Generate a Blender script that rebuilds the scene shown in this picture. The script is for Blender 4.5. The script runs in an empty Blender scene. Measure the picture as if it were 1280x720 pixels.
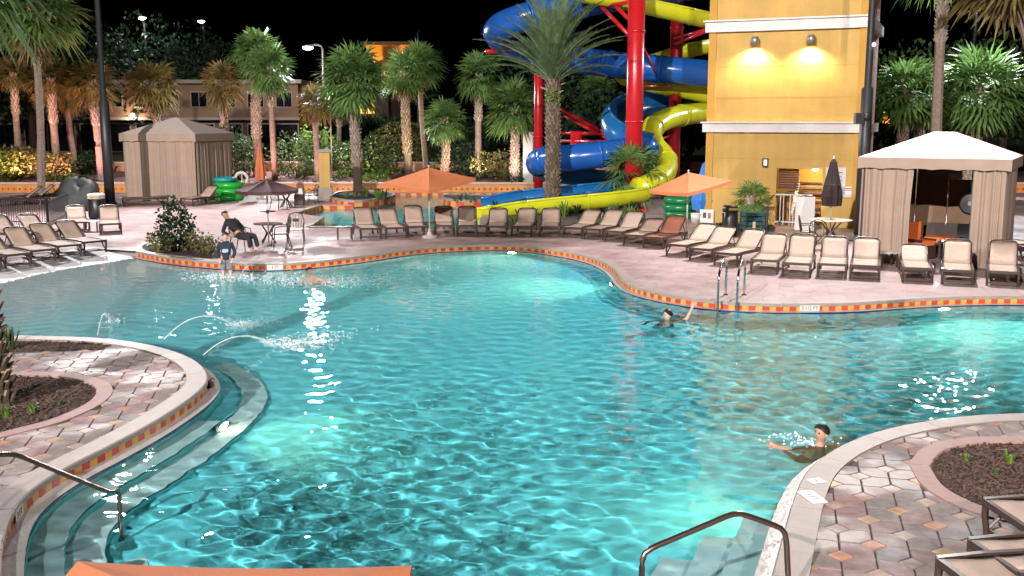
import bpy, bmesh, math, random
import numpy as np
from mathutils import Vector, Matrix
from mathutils.geometry import delaunay_2d_cdt
random.seed(7)
R = math.radians
PI = math.pi
sc = bpy.context.scene
COL = sc.collection

# ------------------------------------------------------------------ camera, sky, lights
CAMZ, TH = 3.8, math.atan(210 / 1280)
cam = bpy.data.objects.new('camera', bpy.data.cameras.new('camera'))
COL.objects.link(cam)
cam.location = (0, 0, CAMZ)
cam.rotation_euler = (PI / 2 - TH, 0, 0)
cam.data.lens = 36.0
cam.data.sensor_width = 36.0
cam.data.clip_end = 3000
cam.data.clip_start = 0.05
sc.camera = cam
sc.render.resolution_x, sc.render.resolution_y = 1024, 576

world = bpy.data.worlds.new('World')
sc.world = world
world.use_nodes = True
wn = world.node_tree.nodes
sky = wn.new('ShaderNodeTexSky')
sky.sky_type = 'NISHITA'
sky.sun_disc = False
sky.sun_elevation = R(-3)
sky.sun_rotation = R(200)
world.node_tree.links.new(sky.outputs[0], wn['Background'].inputs[0])
wn['Background'].inputs[1].default_value = 0.02

sun = bpy.data.lights.new('moon', 'SUN')
sun.energy = 0.02
sun.angle = R(0.5)
sun.color = (0.8, 0.88, 1.0)
so = bpy.data.objects.new('moon', sun)
COL.objects.link(so)
so.rotation_euler = (R(50), 0, R(-25))

sc.view_settings.view_transform = 'Standard'
sc.view_settings.look = 'None'
sc.view_settings.exposure = 0.35
sc.view_settings.gamma = 1.0
sc.cycles.use_denoising = True
sc.cycles.max_bounces = 7
sc.cycles.diffuse_bounces = 2
sc.cycles.glossy_bounces = 3
sc.cycles.transmission_bounces = 5
sc.cycles.transparent_max_bounces = 6
sc.cycles.sample_clamp_indirect = 6.0
sc.cycles.caustics_reflective = False
sc.cycles.caustics_refractive = True


def spot(name, loc, tgt, watts, color=(1, 1, 1), size=110, rad=.25, blend=.6, caustic=False):
    l = bpy.data.lights.new(name, 'SPOT')
    l.energy = watts
    l.color = color
    l.spot_size = R(size)
    l.spot_blend = blend
    l.shadow_soft_size = rad
    o = bpy.data.objects.new(name, l)
    COL.objects.link(o)
    o.location = loc
    o.rotation_euler = (Vector(tgt) - Vector(loc)).to_track_quat('-Z', 'Y').to_euler()
    if caustic:
        l.cycles.is_caustics_light = True
    return o


def point(name, loc, watts, color, rad=.06):
    l = bpy.data.lights.new(name, 'POINT')
    l.energy = watts
    l.color = color
    l.shadow_soft_size = rad
    o = bpy.data.objects.new(name, l)
    COL.objects.link(o)
    o.location = loc
    return o


# floodlights: on the hotel behind the camera (its light and shadows show), and on the three masts
FLOOD = [
    ('flood_hotel_left', (-34.0, -52.0, 34.0), (-7, 18, 0), 400000, (1.0, .94, .92), 46, .5, True),
    ('flood_hotel_right', (1.1, -52.0, 27.5), (5, 28, 2), 125000, (1.0, .95, .90), 60, .4, True),
    ('flood_mast_left', (-17.80, 44.9, 11.2), (-9, 30, 0), 16000, (1.0, .93, .95), 125, .32, True),
    ('flood_mast_cabana', (11.0, 31.75, 11.6), (6, 20, 0), 12500, (1.0, .95, .94), 112, .28, True),
    ('flood_mast_far', (23.71, 53.70, 11.0), (16, 38, 0), 14000, (.95, .97, 1.0), 114, .32, False),
]
for n_, l_, t_, w_, c_, s_, r_, ca in FLOOD:
    spot(n_, l_, t_, w_, c_, s_, r_, caustic=ca)


# ------------------------------------------------------------------ helpers
def ray(px, py):
    u, v = (px - 640) / 1280, (360 - py) / 1280
    return Vector((u, math.cos(TH) + v * math.sin(TH), -math.sin(TH) + v * math.cos(TH)))


def G(px, py, z=0.0):
    d = ray(px, py)
    t = (z - CAMZ) / d.z
    return Vector((d.x * t, d.y * t, z))


def A(px, py, Y):
    d = ray(px, py)
    t = Y / d.y
    return Vector((d.x * t, Y, CAMZ + d.z * t))


def g2(px, py, z=0.0):
    p = G(px, py, z)
    return (p.x, p.y)


MATS = {}


def mat(name, col, rough=.6, var=0., vscale=6., bump=0., bscale=20., metal=0., spec=.5, emit=None, estr=0., rnd=0., trans=0., col2=None):
    if name in MATS:
        return MATS[name]
    m = bpy.data.materials.new(name)
    m.use_nodes = True
    nt = m.node_tree
    N, L = nt.nodes, nt.links
    b = N['Principled BSDF']
    b.inputs['Roughness'].default_value = rough
    b.inputs['Metallic'].default_value = metal
    b.inputs['Specular IOR Level'].default_value = spec
    b.inputs['Base Color'].default_value = (*col, 1)
    last = None
    if var or col2:
        tc = N.new('ShaderNodeTexCoord')
        no = N.new('ShaderNodeTexNoise')
        no.inputs['Scale'].default_value = vscale
        no.inputs['Detail'].default_value = 5
        no.inputs['Roughness'].default_value = .65
        L.new(tc.outputs['Object'], no.inputs['Vector'])
        rp = N.new('ShaderNodeMapRange')
        rp.inputs[1].default_value, rp.inputs[2].default_value = .3, .7
        L.new(no.outputs['Fac'], rp.inputs[0])
        mx = N.new('ShaderNodeMix')
        mx.data_type = 'RGBA'
        c2 = col2 if col2 else tuple(min(1, c * (1 + var)) for c in col)
        c1 = col if col2 else tuple(c * (1 - var) for c in col)
        mx.inputs[6].default_value = (*c1, 1)
        mx.inputs[7].default_value = (*c2, 1)
        L.new(rp.outputs[0], mx.inputs[0])
        last = mx.outputs[2]
    if rnd:
        oi = N.new('ShaderNodeObjectInfo')
        ge = N.new('ShaderNodeNewGeometry')
        ad = N.new('ShaderNodeMath')
        L.new(oi.outputs['Random'], ad.inputs[0])
        L.new(ge.outputs['Random Per Island'], ad.inputs[1])
        fr = N.new('ShaderNodeMath')
        fr.operation = 'FRACT'
        L.new(ad.outputs[0], fr.inputs[0])
        mr = N.new('ShaderNodeMapRange')
        mr.inputs[3].default_value, mr.inputs[4].default_value = 1 - rnd, 1 + rnd
        L.new(fr.outputs[0], mr.inputs[0])
        hs = N.new('ShaderNodeHueSaturation')
        if last:
            L.new(last, hs.inputs['Color'])
        else:
            hs.inputs['Color'].default_value = (*col, 1)
        L.new(mr.outputs[0], hs.inputs['Value'])
        last = hs.outputs[0]
    if last:
        L.new(last, b.inputs['Base Color'])
    if bump:
        tc = N.new('ShaderNodeTexCoord')
        nb = N.new('ShaderNodeTexNoise')
        nb.inputs['Scale'].default_value = bscale
        nb.inputs['Detail'].default_value = 4
        L.new(tc.outputs['Object'], nb.inputs['Vector'])
        bp = N.new('ShaderNodeBump')
        bp.inputs['Strength'].default_value = bump
        bp.inputs['Distance'].default_value = .02
        L.new(nb.outputs['Fac'], bp.inputs['Height'])
        L.new(bp.outputs[0], b.inputs['Normal'])
    if emit:
        b.inputs['Emission Color'].default_value = (*emit, 1)
        b.inputs['Emission Strength'].default_value = estr
    if trans:
        tr = N.new('ShaderNodeBsdfTranslucent')
        if last:
            L.new(last, tr.inputs[0])
        else:
            tr.inputs[0].default_value = (*col, 1)
        ms = N.new('ShaderNodeMixShader')
        ms.inputs[0].default_value = trans
        L.new(b.outputs[0], ms.inputs[1])
        L.new(tr.outputs[0], ms.inputs[2])
        L.new(ms.outputs[0], N['Material Output'].inputs[0])
    MATS[name] = m
    return m


class MB:
    def __init__(s):
        s.v, s.f, s.m = [], [], []

    def add(s, vs, fs, mi=0):
        k = len(s.v)
        s.v += [tuple(p) for p in vs]
        s.f += [tuple(i + k for i in f) for f in fs]
        s.m += [mi] * len(fs)
        return s

    def box(s, c, d, rz=0., M=None, mi=0, taper=1.):
        hx, hy, hz = d[0] / 2, d[1] / 2, d[2] / 2
        vs = []
        for z, t in ((-hz, 1), (hz, taper)):
            for x, y in ((-hx, -hy), (hx, -hy), (hx, hy), (-hx, hy)):
                p = Vector((x * t, y * t, z))
                if rz:
                    p.rotate(Matrix.Rotation(rz, 3, 'Z'))
                if M is not None:
                    p = M @ p
                vs.append(p + Vector(c))
        return s.add(vs, [(3, 2, 1, 0), (4, 5, 6, 7), (0, 1, 5, 4), (1, 2, 6, 5), (2, 3, 7, 6), (3, 0, 4, 7)], mi)

    def tube(s, pts, r, n=8, cap=True, mi=0, arc=None):
        """sweep a ring along pts; r number or list; arc=(a0,a1) open section, angles from 'down'"""
        pts = [Vector(p) for p in pts]
        m = len(pts)
        rs = r if isinstance(r, (list, tuple)) else [r] * m
        rings = []
        up = Vector((0, 0, 1))
        for i, p in enumerate(pts):
            t = (pts[min(i + 1, m - 1)] - pts[max(i - 1, 0)])
            if t.length < 1e-9:
                t = Vector((0, 0, 1))
            t.normalize()
            a = t.cross(up)
            if a.length < .05:
                a = Vector((1, 0, 0)) - t * t.x
            a.normalize()
            b = a.cross(t).normalized()
            if arc:
                ring = [p + (a * math.sin(q) - b * math.cos(q)) * rs[i] for q in [arc[0] + (arc[1] - arc[0]) * k / (n - 1) for k in range(n)]]
            else:
                ring = [p + (a * math.cos(2 * PI * k / n) + b * math.sin(2 * PI * k / n)) * rs[i] for k in range(n)]
            rings.append(ring)
        vs = [q for ring in rings for q in ring]
        fs = []
        for i in range(m - 1):
            for k in range(n - 1 if arc else n):
                k2 = (k + 1) % n
                fs.append((i * n + k, i * n + k2, (i + 1) * n + k2, (i + 1) * n + k))
        if cap and not arc:
            fs.append(tuple(range(n - 1, -1, -1)))
            fs.append(tuple((m - 1) * n + k for k in range(n)))
        return s.add(vs, fs, mi)

    def lathe(s, prof, c=(0, 0, 0), n=16, fn=None, mi=0, cap=True):
        vs = []
        for i, (r, z) in enumerate(prof):
            for k in range(n):
                a = 2 * PI * k / n
                rr = r * (fn(a, i) if fn else 1)
                vs.append((c[0] + rr * math.cos(a), c[1] + rr * math.sin(a), c[2] + z))
        fs = []
        m = len(prof)
        for i in range(m - 1):
            for k in range(n):
                k2 = (k + 1) % n
                fs.append((i * n + k, i * n + k2, (i + 1) * n + k2, (i + 1) * n + k))
        if cap:
            fs.append(tuple(range(n - 1, -1, -1)))
            fs.append(tuple((m - 1) * n + k for k in range(n)))
        return s.add(vs, fs, mi)

    def torus(s, c, R_, r, n=20, m=8, axis='Z', mi=0):
        vs, fs = [], []
        for i in range(n):
            a = 2 * PI * i / n
            for k in range(m):
                b = 2 * PI * k / m
                x, y, z = (R_ + r * math.cos(b)) * math.cos(a), (R_ + r * math.cos(b)) * math.sin(a), r * math.sin(b)
                if axis == 'Y':
                    x, y, z = x, z, y
                vs.append((c[0] + x, c[1] + y, c[2] + z))
        for i in range(n):
            for k in range(m):
                fs.append((i * m + k, ((i + 1) % n) * m + k, ((i + 1) % n) * m + (k + 1) % m, i * m + (k + 1) % m))
        return s.add(vs, fs, mi)

    def ball(s, c, r, n=10, m=7, mi=0, sq=(1, 1, 1)):
        prof = [(max(.001, math.sin(PI * i / m)), -math.cos(PI * i / m)) for i in range(m + 1)]
        vs, fs = [], []
        for (q, z) in prof:
            for k in range(n):
                a = 2 * PI * k / n
                vs.append((c[0] + r * sq[0] * q * math.cos(a), c[1] + r * sq[1] * q * math.sin(a), c[2] + r * sq[2] * z))
        for i in range(m):
            for k in range(n):
                fs.append((i * n + k, i * n + (k + 1) % n, (i + 1) * n + (k + 1) % n, (i + 1) * n + k))
        return s.add(vs, fs, mi)

    def mesh(s, name, mats, smooth=False, angle=None):
        me = bpy.data.meshes.new(name)
        me.from_pydata(s.v, [], s.f)
        if not isinstance(mats, (list, tuple)):
            mats = [mats]
        for m in mats:
            me.materials.append(m)
        if len(mats) > 1:
            me.polygons.foreach_set('material_index', s.m)
        if smooth:
            me.polygons.foreach_set('use_smooth', [True] * len(me.polygons))
        me.update()
        return me

    def build(s, name, mats, parent=None, smooth=False, loc=None):
        return link(name, s.mesh(name, mats, smooth), parent, loc)


def link(name, me, parent=None, loc=None, rz=0.):
    o = bpy.data.objects.new(name, me)
    COL.objects.link(o)
    if parent:
        o.parent = parent
    if loc is not None:
        o.location = loc
    if rz:
        o.rotation_euler = (0, 0, rz)
    return o


def tag(o, label, cat, group=None):
    o['label'] = label
    o['category'] = cat
    if group:
        o['group'] = group
    return o


def thing(name, label, cat, loc=(0, 0, 0), rz=0., group=None):
    o = bpy.data.objects.new(name, None)
    COL.objects.link(o)
    o.location = loc
    o.rotation_euler = (0, 0, rz)
    o.empty_display_size = .2
    return tag(o, label, cat, group)


def struct(o, kind='structure'):
    o['kind'] = kind
    return o


def dup(root, loc, rz=0., label=None, group=None, scale=None):
    r = root.copy()
    COL.objects.link(r)
    r.location = loc
    r.rotation_euler = (0, 0, rz)
    if scale:
        r.scale = scale if isinstance(scale, tuple) else (scale,) * 3
    if label:
        r['label'] = label
    if group:
        r['group'] = group
    for ch in list(root.children):
        c = ch.copy()
        COL.objects.link(c)
        c.parent = r
        for gch in list(ch.children):
            d = gch.copy()
            COL.objects.link(d)
            d.parent = c
    return r


def catmull(pts, step):
    """smooth open curve through pts, resampled evenly"""
    P = [np.array(p, float) for p in pts]
    out = []
    n = len(P)
    for i in range(n - 1):
        p0, p1, p2, p3 = P[max(i - 1, 0)], P[i], P[i + 1], P[min(i + 2, n - 1)]
        for t in np.linspace(0, 1, 24, endpoint=False):
            out.append(.5 * ((2 * p1) + (-p0 + p2) * t + (2 * p0 - 5 * p1 + 4 * p2 - p3) * t * t + (-p0 + 3 * p1 - 3 * p2 + p3) * t ** 3))
    out.append(P[-1])
    out = np.array(out)
    d = np.r_[0, np.cumsum(np.linalg.norm(np.diff(out, axis=0), axis=1))]
    k = max(2, int(round(d[-1] / step)))
    s = np.linspace(0, d[-1], k + 1)
    return np.stack([np.interp(s, d, out[:, j]) for j in range(out.shape[1])], 1)


def offset(c, d):
    """offset a 2D polyline to its left by d"""
    t = np.gradient(c, axis=0)
    t /= np.linalg.norm(t, axis=1)[:, None] + 1e-9
    nrm = np.stack([-t[:, 1], t[:, 0]], 1)
    return c + nrm * d


def inpoly(p, poly):
    x, y = p
    r = False
    j = len(poly) - 1
    for i in range(len(poly)):
        xi, yi = poly[i]
        xj, yj = poly[j]
        if (yi > y) != (yj > y) and x < (xj - xi) * (y - yi) / (yj - yi) + xi:
            r = not r
        j = i
    return r


def inpoly_np(X, Y, poly):
    r = np.zeros(X.shape, bool)
    j = len(poly) - 1
    for i in range(len(poly)):
        xi, yi = poly[i]
        xj, yj = poly[j]
        if yi != yj:
            c = ((yi > Y) != (yj > Y)) & (X < (xj - xi) * (Y - yi) / (yj - yi) + xi)
            r ^= c
        j = i
    return r


def sheet(name, outer, holes, z, material, keep=None, dens=None):
    """flat triangulated polygon with holes"""
    vs, es = [], []
    for lp in [outer] + holes:
        k = len(vs)
        n = len(lp)
        vs += [Vector((p[0], p[1])) for p in lp]
        es += [(k + i, k + (i + 1) % n) for i in range(n)]
    r = delaunay_2d_cdt(vs, es, [], 0, 1e-5)
    V, F = r[0], r[2]
    fs = []
    for f in F:
        c = sum((V[i] for i in f), Vector((0, 0))) / len(f)
        if inpoly(c, outer) and not any(inpoly(c, h) for h in holes):
            a, b, d = V[f[0]], V[f[1]], V[f[2]]
            fs.append(tuple(f) if (b - a).cross(d - a) > 0 else tuple(reversed(f)))
    me = bpy.data.meshes.new(name)
    me.from_pydata([(p.x, p.y, z) for p in V], [], fs)
    me.materials.append(material)
    return link(name, me)


# ------------------------------------------------------------------ materials of the setting
M_cream = mat('cream_concrete', (.27, .22, .19), .55, .12, 3, .25, 60)
M_lip = mat('wet_white_ledge', (.42, .4, .385), .16, .12, 4, .2, 25)
M_mortar = mat('paver_joint', (.075, .06, .055), .9, .2, 20)
M_mulch = mat('dark_mulch', (.045, .026, .02), .95, .5, 30, 1., 60)
M_tile_o = mat('amber_tile', (.62, .29, .06), .25, .15, 30, rnd=.14)
M_tile_r = mat('red_tile', (.5, .055, .025), .25, .15, 30, rnd=.18)
M_navy = mat('navy_trim_tile', (.015, .045, .13), .2, .2, 30)
M_plaster = mat('aqua_pool_plaster', (.16, .66, .72), .75, .07, 2.5)
M_steel = mat('stainless', (.6, .58, .56), .18, metal=1.)
M_bronze = mat('bronze_rail', (.22, .15, .13), .25, metal=.9)


def paver_mat(name, stops, rough=.6):
    m = bpy.data.materials.new(name)
    m.use_nodes = True
    nt = m.node_tree
    N, L = nt.nodes, nt.links
    b = N['Principled BSDF']
    oi = N.new('ShaderNodeObjectInfo')
    ge = N.new('ShaderNodeNewGeometry')
    ad = N.new('ShaderNodeMath')
    L.new(oi.outputs['Random'], ad.inputs[0])
    L.new(ge.outputs['Random Per Island'], ad.inputs[1])
    fr = N.new('ShaderNodeMath')
    fr.operation = 'FRACT'
    L.new(ad.outputs[0], fr.inputs[0])
    cr = N.new('ShaderNodeValToRGB')
    cr.color_ramp.interpolation = 'LINEAR'
    e = cr.color_ramp.elements
    while len(e) < len(stops):
        e.new(.5)
    for i, c in enumerate(stops):
        e[i].position = i / (len(stops) - 1)
        e[i].color = (*c, 1)
    L.new(fr.outputs[0], cr.inputs[0])
    tc = N.new('ShaderNodeTexCoord')
    no = N.new('ShaderNodeTexNoise')
    no.inputs['Scale'].default_value = 9
    no.inputs['Detail'].default_value = 6
    L.new(ge.outputs['Position'], no.inputs['Vector'])
    mr = N.new('ShaderNodeMapRange')
    mr.inputs[1].default_value, mr.inputs[2].default_value = .3, .7
    mr.inputs[3].default_value, mr.inputs[4].default_value = .72, 1.22
    L.new(no.outputs['Fac'], mr.inputs[0])
    mx = N.new('ShaderNodeMix')
    mx.data_type = 'RGBA'
    mx.blend_type = 'MULTIPLY'
    mx.inputs[0].default_value = 1
    L.new(cr.outputs[0], mx.inputs[6])
    L.new(mr.outputs[0], mx.inputs[7])
    L.new(mx.outputs[2], b.inputs['Base Color'])
    # patchy wetness
    n2 = N.new('ShaderNodeTexNoise')
    n2.inputs['Scale'].default_value = 1.1
    n2.inputs['Detail'].default_value = 5
    L.new(ge.outputs['Position'], n2.inputs['Vector'])
    m2 = N.new('ShaderNodeMapRange')
    m2.inputs[1].default_value, m2.inputs[2].default_value = .42, .58
    m2.inputs[3].default_value, m2.inputs[4].default_value = rough - .08, rough + .22
    L.new(n2.outputs['Fac'], m2.inputs[0])
    L.new(m2.outputs[0], b.inputs['Roughness'])
    n3 = N.new('ShaderNodeTexNoise')
    n3.inputs['Scale'].default_value = 35
    n3.inputs['Detail'].default_value = 4
    L.new(ge.outputs['Position'], n3.inputs['Vector'])
    bp = N.new('ShaderNodeBump')
    bp.inputs['Strength'].default_value = .5
    bp.inputs['Distance'].default_value = .008
    L.new(n3.outputs['Fac'], bp.inputs['Height'])
    L.new(bp.outputs[0], b.inputs['Normal'])
    MATS[name] = m
    return m


M_pav = paver_mat('hexagon_paver', [(.165, .105, .097), (.2, .128, .12), (.175, .142, .138), (.235, .13, .122), (.19, .15, .137), (.215, .152, .132), (.14, .13, .13), (.24, .17, .152)])
M_pavd = paver_mat('diamond_paver', [(.36, .17, .085), (.32, .24, .2), (.27, .22, .19), (.38, .18, .11), (.32, .22, .11), (.34, .26, .23)])


def deck_mat():
    m = bpy.data.materials.new('far_deck_pavers')
    m.use_nodes = True
    nt = m.node_tree
    N, L = nt.nodes, nt.links
    b = N['Principled BSDF']
    ge = N.new('ShaderNodeNewGeometry')
    mp = N.new('ShaderNodeMapping')
    mp.inputs['Rotation'].default_value = (0, 0, R(15))
    L.new(ge.outputs['Position'], mp.inputs[0])
    vo = N.new('ShaderNodeTexVoronoi')
    vo.inputs['Scale'].default_value = 2.9
    vo.inputs['Randomness'].default_value = .55
    L.new(mp.outputs[0], vo.inputs['Vector'])
    cr = N.new('ShaderNodeValToRGB')
    e = cr.color_ramp.elements
    e[0].color, e[1].color = (.28, .185, .178, 1), (.35, .215, .205, 1)
    e.new(.35).color = (.28, .21, .205, 1)
    e.new(.65).color = (.32, .235, .225, 1)
    sp = N.new('ShaderNodeSeparateColor')
    L.new(vo.outputs['Color'], sp.inputs[0])
    L.new(sp.outputs[0], cr.inputs[0])
    ve = N.new('ShaderNodeTexVoronoi')
    ve.feature = 'DISTANCE_TO_EDGE'
    ve.inputs['Scale'].default_value = 2.9
    ve.inputs['Randomness'].default_value = .55
    L.new(mp.outputs[0], ve.inputs['Vector'])
    me_ = N.new('ShaderNodeMapRange')
    me_.inputs[1].default_value, me_.inputs[2].default_value = .01, .035
    me_.inputs[3].default_value, me_.inputs[4].default_value = .72, 1
    L.new(ve.outputs['Distance'], me_.inputs[0])
    br = N.new('ShaderNodeMix')
    br.data_type = 'RGBA'
    br.blend_type = 'MULTIPLY'
    br.inputs[0].default_value = 1
    L.new(cr.outputs[0], br.inputs[6])
    L.new(me_.outputs[0], br.inputs[7])
    no = N.new('ShaderNodeTexNoise')
    no.inputs['Scale'].default_value = .55
    no.inputs['Detail'].default_value = 8
    no.inputs['Roughness'].default_value = .65
    L.new(ge.outputs['Position'], no.inputs['Vector'])
    mr = N.new('ShaderNodeMapRange')
    mr.inputs[1].default_value, mr.inputs[2].default_value = .3, .7
    mr.inputs[3].default_value, mr.inputs[4].default_value = .74, 1.2
    L.new(no.outputs['Fac'], mr.inputs[0])
    mx = N.new('ShaderNodeMix')
    mx.data_type = 'RGBA'
    mx.blend_type = 'MULTIPLY'
    mx.inputs[0].default_value = 1
    L.new(br.outputs[2], mx.inputs[6])
    L.new(mr.outputs[0], mx.inputs[7])
    L.new(mx.outputs[2], b.inputs['Base Color'])
    m2 = N.new('ShaderNodeMapRange')
    m2.inputs[1].default_value, m2.inputs[2].default_value = .4, .62
    m2.inputs[3].default_value, m2.inputs[4].default_value = .5, .85
    L.new(no.outputs['Fac'], m2.inputs[0])
    L.new(m2.outputs[0], b.inputs['Roughness'])
    bp = N.new('ShaderNodeBump')
    bp.inputs['Strength'].default_value = .5
    bp.inputs['Distance'].default_value = .01
    L.new(me_.outputs[0], bp.inputs['Height'])
    L.new(bp.outputs[0], b.inputs['Normal'])
    return m


M_deck = deck_mat()

# ------------------------------------------------------------------ pool outline (world metres)
WZ = -.16                                                    # water level
FAR = [g2(*p) for p in [(170, 314), (190, 318), (215, 322), (240, 325), (275, 328), (310, 330), (345, 330), (380, 328), (420, 324), (460, 319), (500, 313), (540, 309), (580, 307), (620, 306), (660, 308), (700, 313), (735, 320), (757, 328), (770, 337), (778, 347), (790, 356), (815, 364), (850, 371), (900, 377), (960, 380), (1010, 380), (1060, 379), (1110, 376), (1160, 373), (1220, 371), (1280, 371), (1360, 373), (1460, 378)]]
RIGHT = [g2(*p) for p in [(1460, 520), (1400, 519), (1340, 518), (1280, 518), (1220, 521), (1160, 528), (1110, 538), (1070, 551), (1038, 568), (1016, 586), (1003, 606), (993, 632), (985, 660), (977, 690), (969, 720), (955, 765), (925, 830)]]
NEARC = [g2(*p) for p in [(925, 830), (820, 905), (640, 940), (400, 940), (190, 905), (70, 850), (15, 790), (-4, 725)]]
LEFT = [g2(*p) for p in [(-4, 725), (-2, 690), (6, 655), (22, 628), (50, 604), (90, 580), (140, 555), (190, 528), (228, 504), (248, 488), (257, 475), (253, 462), (239, 450), (215, 440), (180, 431), (130, 424), (60, 421), (0, 420), (-100, 419), (-330, 419)]]
WLINE = [g2(*p, WZ) for p in [(-420, 430), (-330, 414), (-220, 398), (-110, 376), (0, 353), (60, 339), (130, 328), (172, 321.5)]]
STEP = .14
cFAR, cRIGHT, cNEAR, cLEFT = [catmull(c, STEP) for c in (FAR, RIGHT, NEARC, LEFT)]
cW = catmull(WLINE, .5)
cT = offset(cW, 1.7)                                         # top of the beach slope (water is to the right of cW)
cT = cT[cT[:, 0] < cFAR[0, 0] - .3]
POOL = [tuple(p) for p in cT] + [tuple(p) for p in cFAR] + [tuple(p) for p in cRIGHT] + [tuple(p) for p in cNEAR[1:]] + [tuple(p) for p in cLEFT[1:]]

# ------------------------------------------------------------------ planters, river, island outlines
def closed(pts, step=.3):
    c = catmull(pts + [pts[0]], step)
    return [tuple(p) for p in c[:-1]]


PL_SHRUB = closed([g2(*p) for p in [(184, 314), (178, 308), (196, 301), (228, 300), (262, 305), (276, 316), (270, 324), (240, 321.5), (210, 318)]], .2)
PL_LEFT = closed([g2(*p) for p in [(-130, 500), (-60, 478), (20, 470), (80, 472), (112, 480), (120, 490), (108, 504), (70, 522), (20, 536), (-40, 548), (-120, 552)]], .12)
PL_LTOP = closed([g2(*p) for p in [(-40, 428), (40, 426.5), (90, 427), (125, 429), (137, 432), (118, 436), (70, 437), (10, 439), (-40, 441)]], .12)
PL_RIGHT = closed([g2(*p) for p in [(1163, 583), (1180, 564), (1220, 555), (1280, 553), (1350, 556), (1420, 575), (1430, 610), (1400, 640), (1330, 655), (1262, 643), (1215, 628), (1180, 608)]], .12)
PL_TOWER = closed([g2(*p) for p in [(890, 292), (893, 281), (905, 276), (950, 277), (968, 283), (966, 292), (950, 297), (915, 297)]], .2)
PL_PALM = closed([g2(*p) for p in [(612, 284), (604, 270), (650, 262), (720, 259), (790, 259), (806, 268), (800, 280), (770, 286), (700, 287), (650, 287)]], .3)
RIVER = [g2(*p) for p in [(388, 283.5), (405, 272), (368, 267), (403, 257), (440, 257), (472, 254.5), (492, 250), (490, 246), (455, 243.5)]]
RIVER += [(A(440, 240, 54.2).x, 54.2), (A(735, 240, 54.2).x, 54.2), g2(735, 254), g2(660, 258), g2(606, 264), g2(600, 275), g2(600, 284.5)]

ISL_L = [g2(-70, 421)] + [tuple(p) for p in cLEFT[::-1] if p[0] > g2(-70, 421)[0]] + [tuple(p) for p in cNEAR[::-1][:10]] + [g2(-70, 745)]
ISL_R = [tuple(p) for p in cRIGHT if p[0] < g2(1390, 519)[0]] + [g2(1010, 860), g2(1390, 760), g2(1390, 519)]
deck_outer = [(-75, -14), (75, -14), (75, 54.3), (-75, 54.3)]
# the island beds are cut with a border that stays under the coping
holesD = [POOL, RIVER, PL_SHRUB, PL_TOWER, PL_PALM]
beds = {'left': ISL_L, 'right': ISL_R}


def shrink(poly, d):
    c = np.array(poly)
    ctr = c.mean(0)
    return c, ctr


deck = struct(sheet('far_deck', deck_outer, [RIVER, PL_SHRUB, PL_TOWER, PL_PALM, POOL, ISL_L[:], ISL_R[:]], 0, M_deck))

# ------------------------------------------------------------------ coping stones, waterline tiles, ledge, wall
pool_wall = struct(bpy.data.objects.new('pool_wall', None))
COL.objects.link(pool_wall)


def ribbon(name, a, za, b, zb, m, parent=None, smooth=True):
    """strip between two 2D curves at heights za, zb"""
    vs = [(p[0], p[1], za) for p in a] + [(p[0], p[1], zb) for p in b]
    n = len(a)
    fs = [(i, i + 1, n + i + 1, n + i) for i in range(n - 1)]
    me = bpy.data.meshes.new(name)
    me.from_pydata(vs, [], fs)
    me.materials.append(m)
    if smooth:
        me.polygons.foreach_set('use_smooth', [True] * len(fs))
    return link(name, me, parent)


def coping(curve, width, parent, seg=4, z0=-.05, z1=.014, out=.03, m=M_cream, name='coping_stone'):
    """stones along a pool edge; the pool lies to the right of the curve"""
    a, b = offset(curve, -out), offset(curve, width)
    n = len(curve)
    i = 0
    while i < n - 1:
        j = min(i + seg, n - 1)
        mb = MB()
        A_, B_ = [a[k] for k in range(i, j + 1)], [b[k] for k in range(i, j + 1)]
        g = .006
        da, db = A_[1] - A_[0], B_[1] - B_[0]
        A_[0] = A_[0] + da / np.linalg.norm(da) * g
        B_[0] = B_[0] + db / np.linalg.norm(db) * g
        k = len(A_)
        z1r = z1 + random.uniform(-.002, .002)
        A2 = [p + (q - p) * .06 for p, q in zip(A_, B_)]
        vs = [(p[0], p[1], z0) for p in A_] + [(p[0], p[1], z1r - .014) for p in A_] + [(p[0], p[1], z1r) for p in A2] + [(p[0], p[1], z1r) for p in B_] + [(p[0], p[1], z0) for p in B_]
        fs = []
        for r_ in range(4):
            for q in range(k - 1):
                fs.append((r_ * k + q, (r_ + 1) * k + q, (r_ + 1) * k + q + 1, r_ * k + q + 1))
        fs.append(tuple(r_ * k for r_ in range(5)))
        fs.append(tuple(r_ * k + k - 1 for r_ in range(4, -1, -1)))
        mb.add(vs, [tuple(reversed(f)) for f in fs])
        mb.build(name, m, parent)
        i = j


tile_me = []
for m_ in (M_tile_o, M_tile_r):
    tile_me.append(MB().box((0, -.006, 0), (.134, .014, .122)).mesh('tile', m_))
tiles_all = []


def tile_run(curve):
    """alternate amber and red tiles on the wall below the coping"""
    for i in range(len(curve) - 1):
        p, q = curve[i], curve[i + 1]
        c = (p + q) / 2
        t = q - p
        tiles_all.append((c[0], c[1], math.atan2(t[1], t[0]), i % 2))


def edge_set(curve, cop_w, cop_parent, lip=.2, lipm=M_lip):
    coping(curve, cop_w, cop_parent)
    tile_run(curve)
    ribbon('wall_backing', curve, -.02, curve, -.15, M_mortar, pool_wall)
    e = offset(curve, -lip)
    lo = ribbon('ledge', offset(curve, .01), WZ + .018, e, WZ + .018, lipm, pool_wall)
    ribbon('ledge_trim', e, WZ + .018, e, WZ - .09, M_navy, pool_wall)
    w = ribbon('basin_side', e, WZ - .09, e, -1.5, M_plaster, pool_wall)
    for o in (w,):
        o.cycles.is_caustics_receiver = True
    return e


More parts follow.
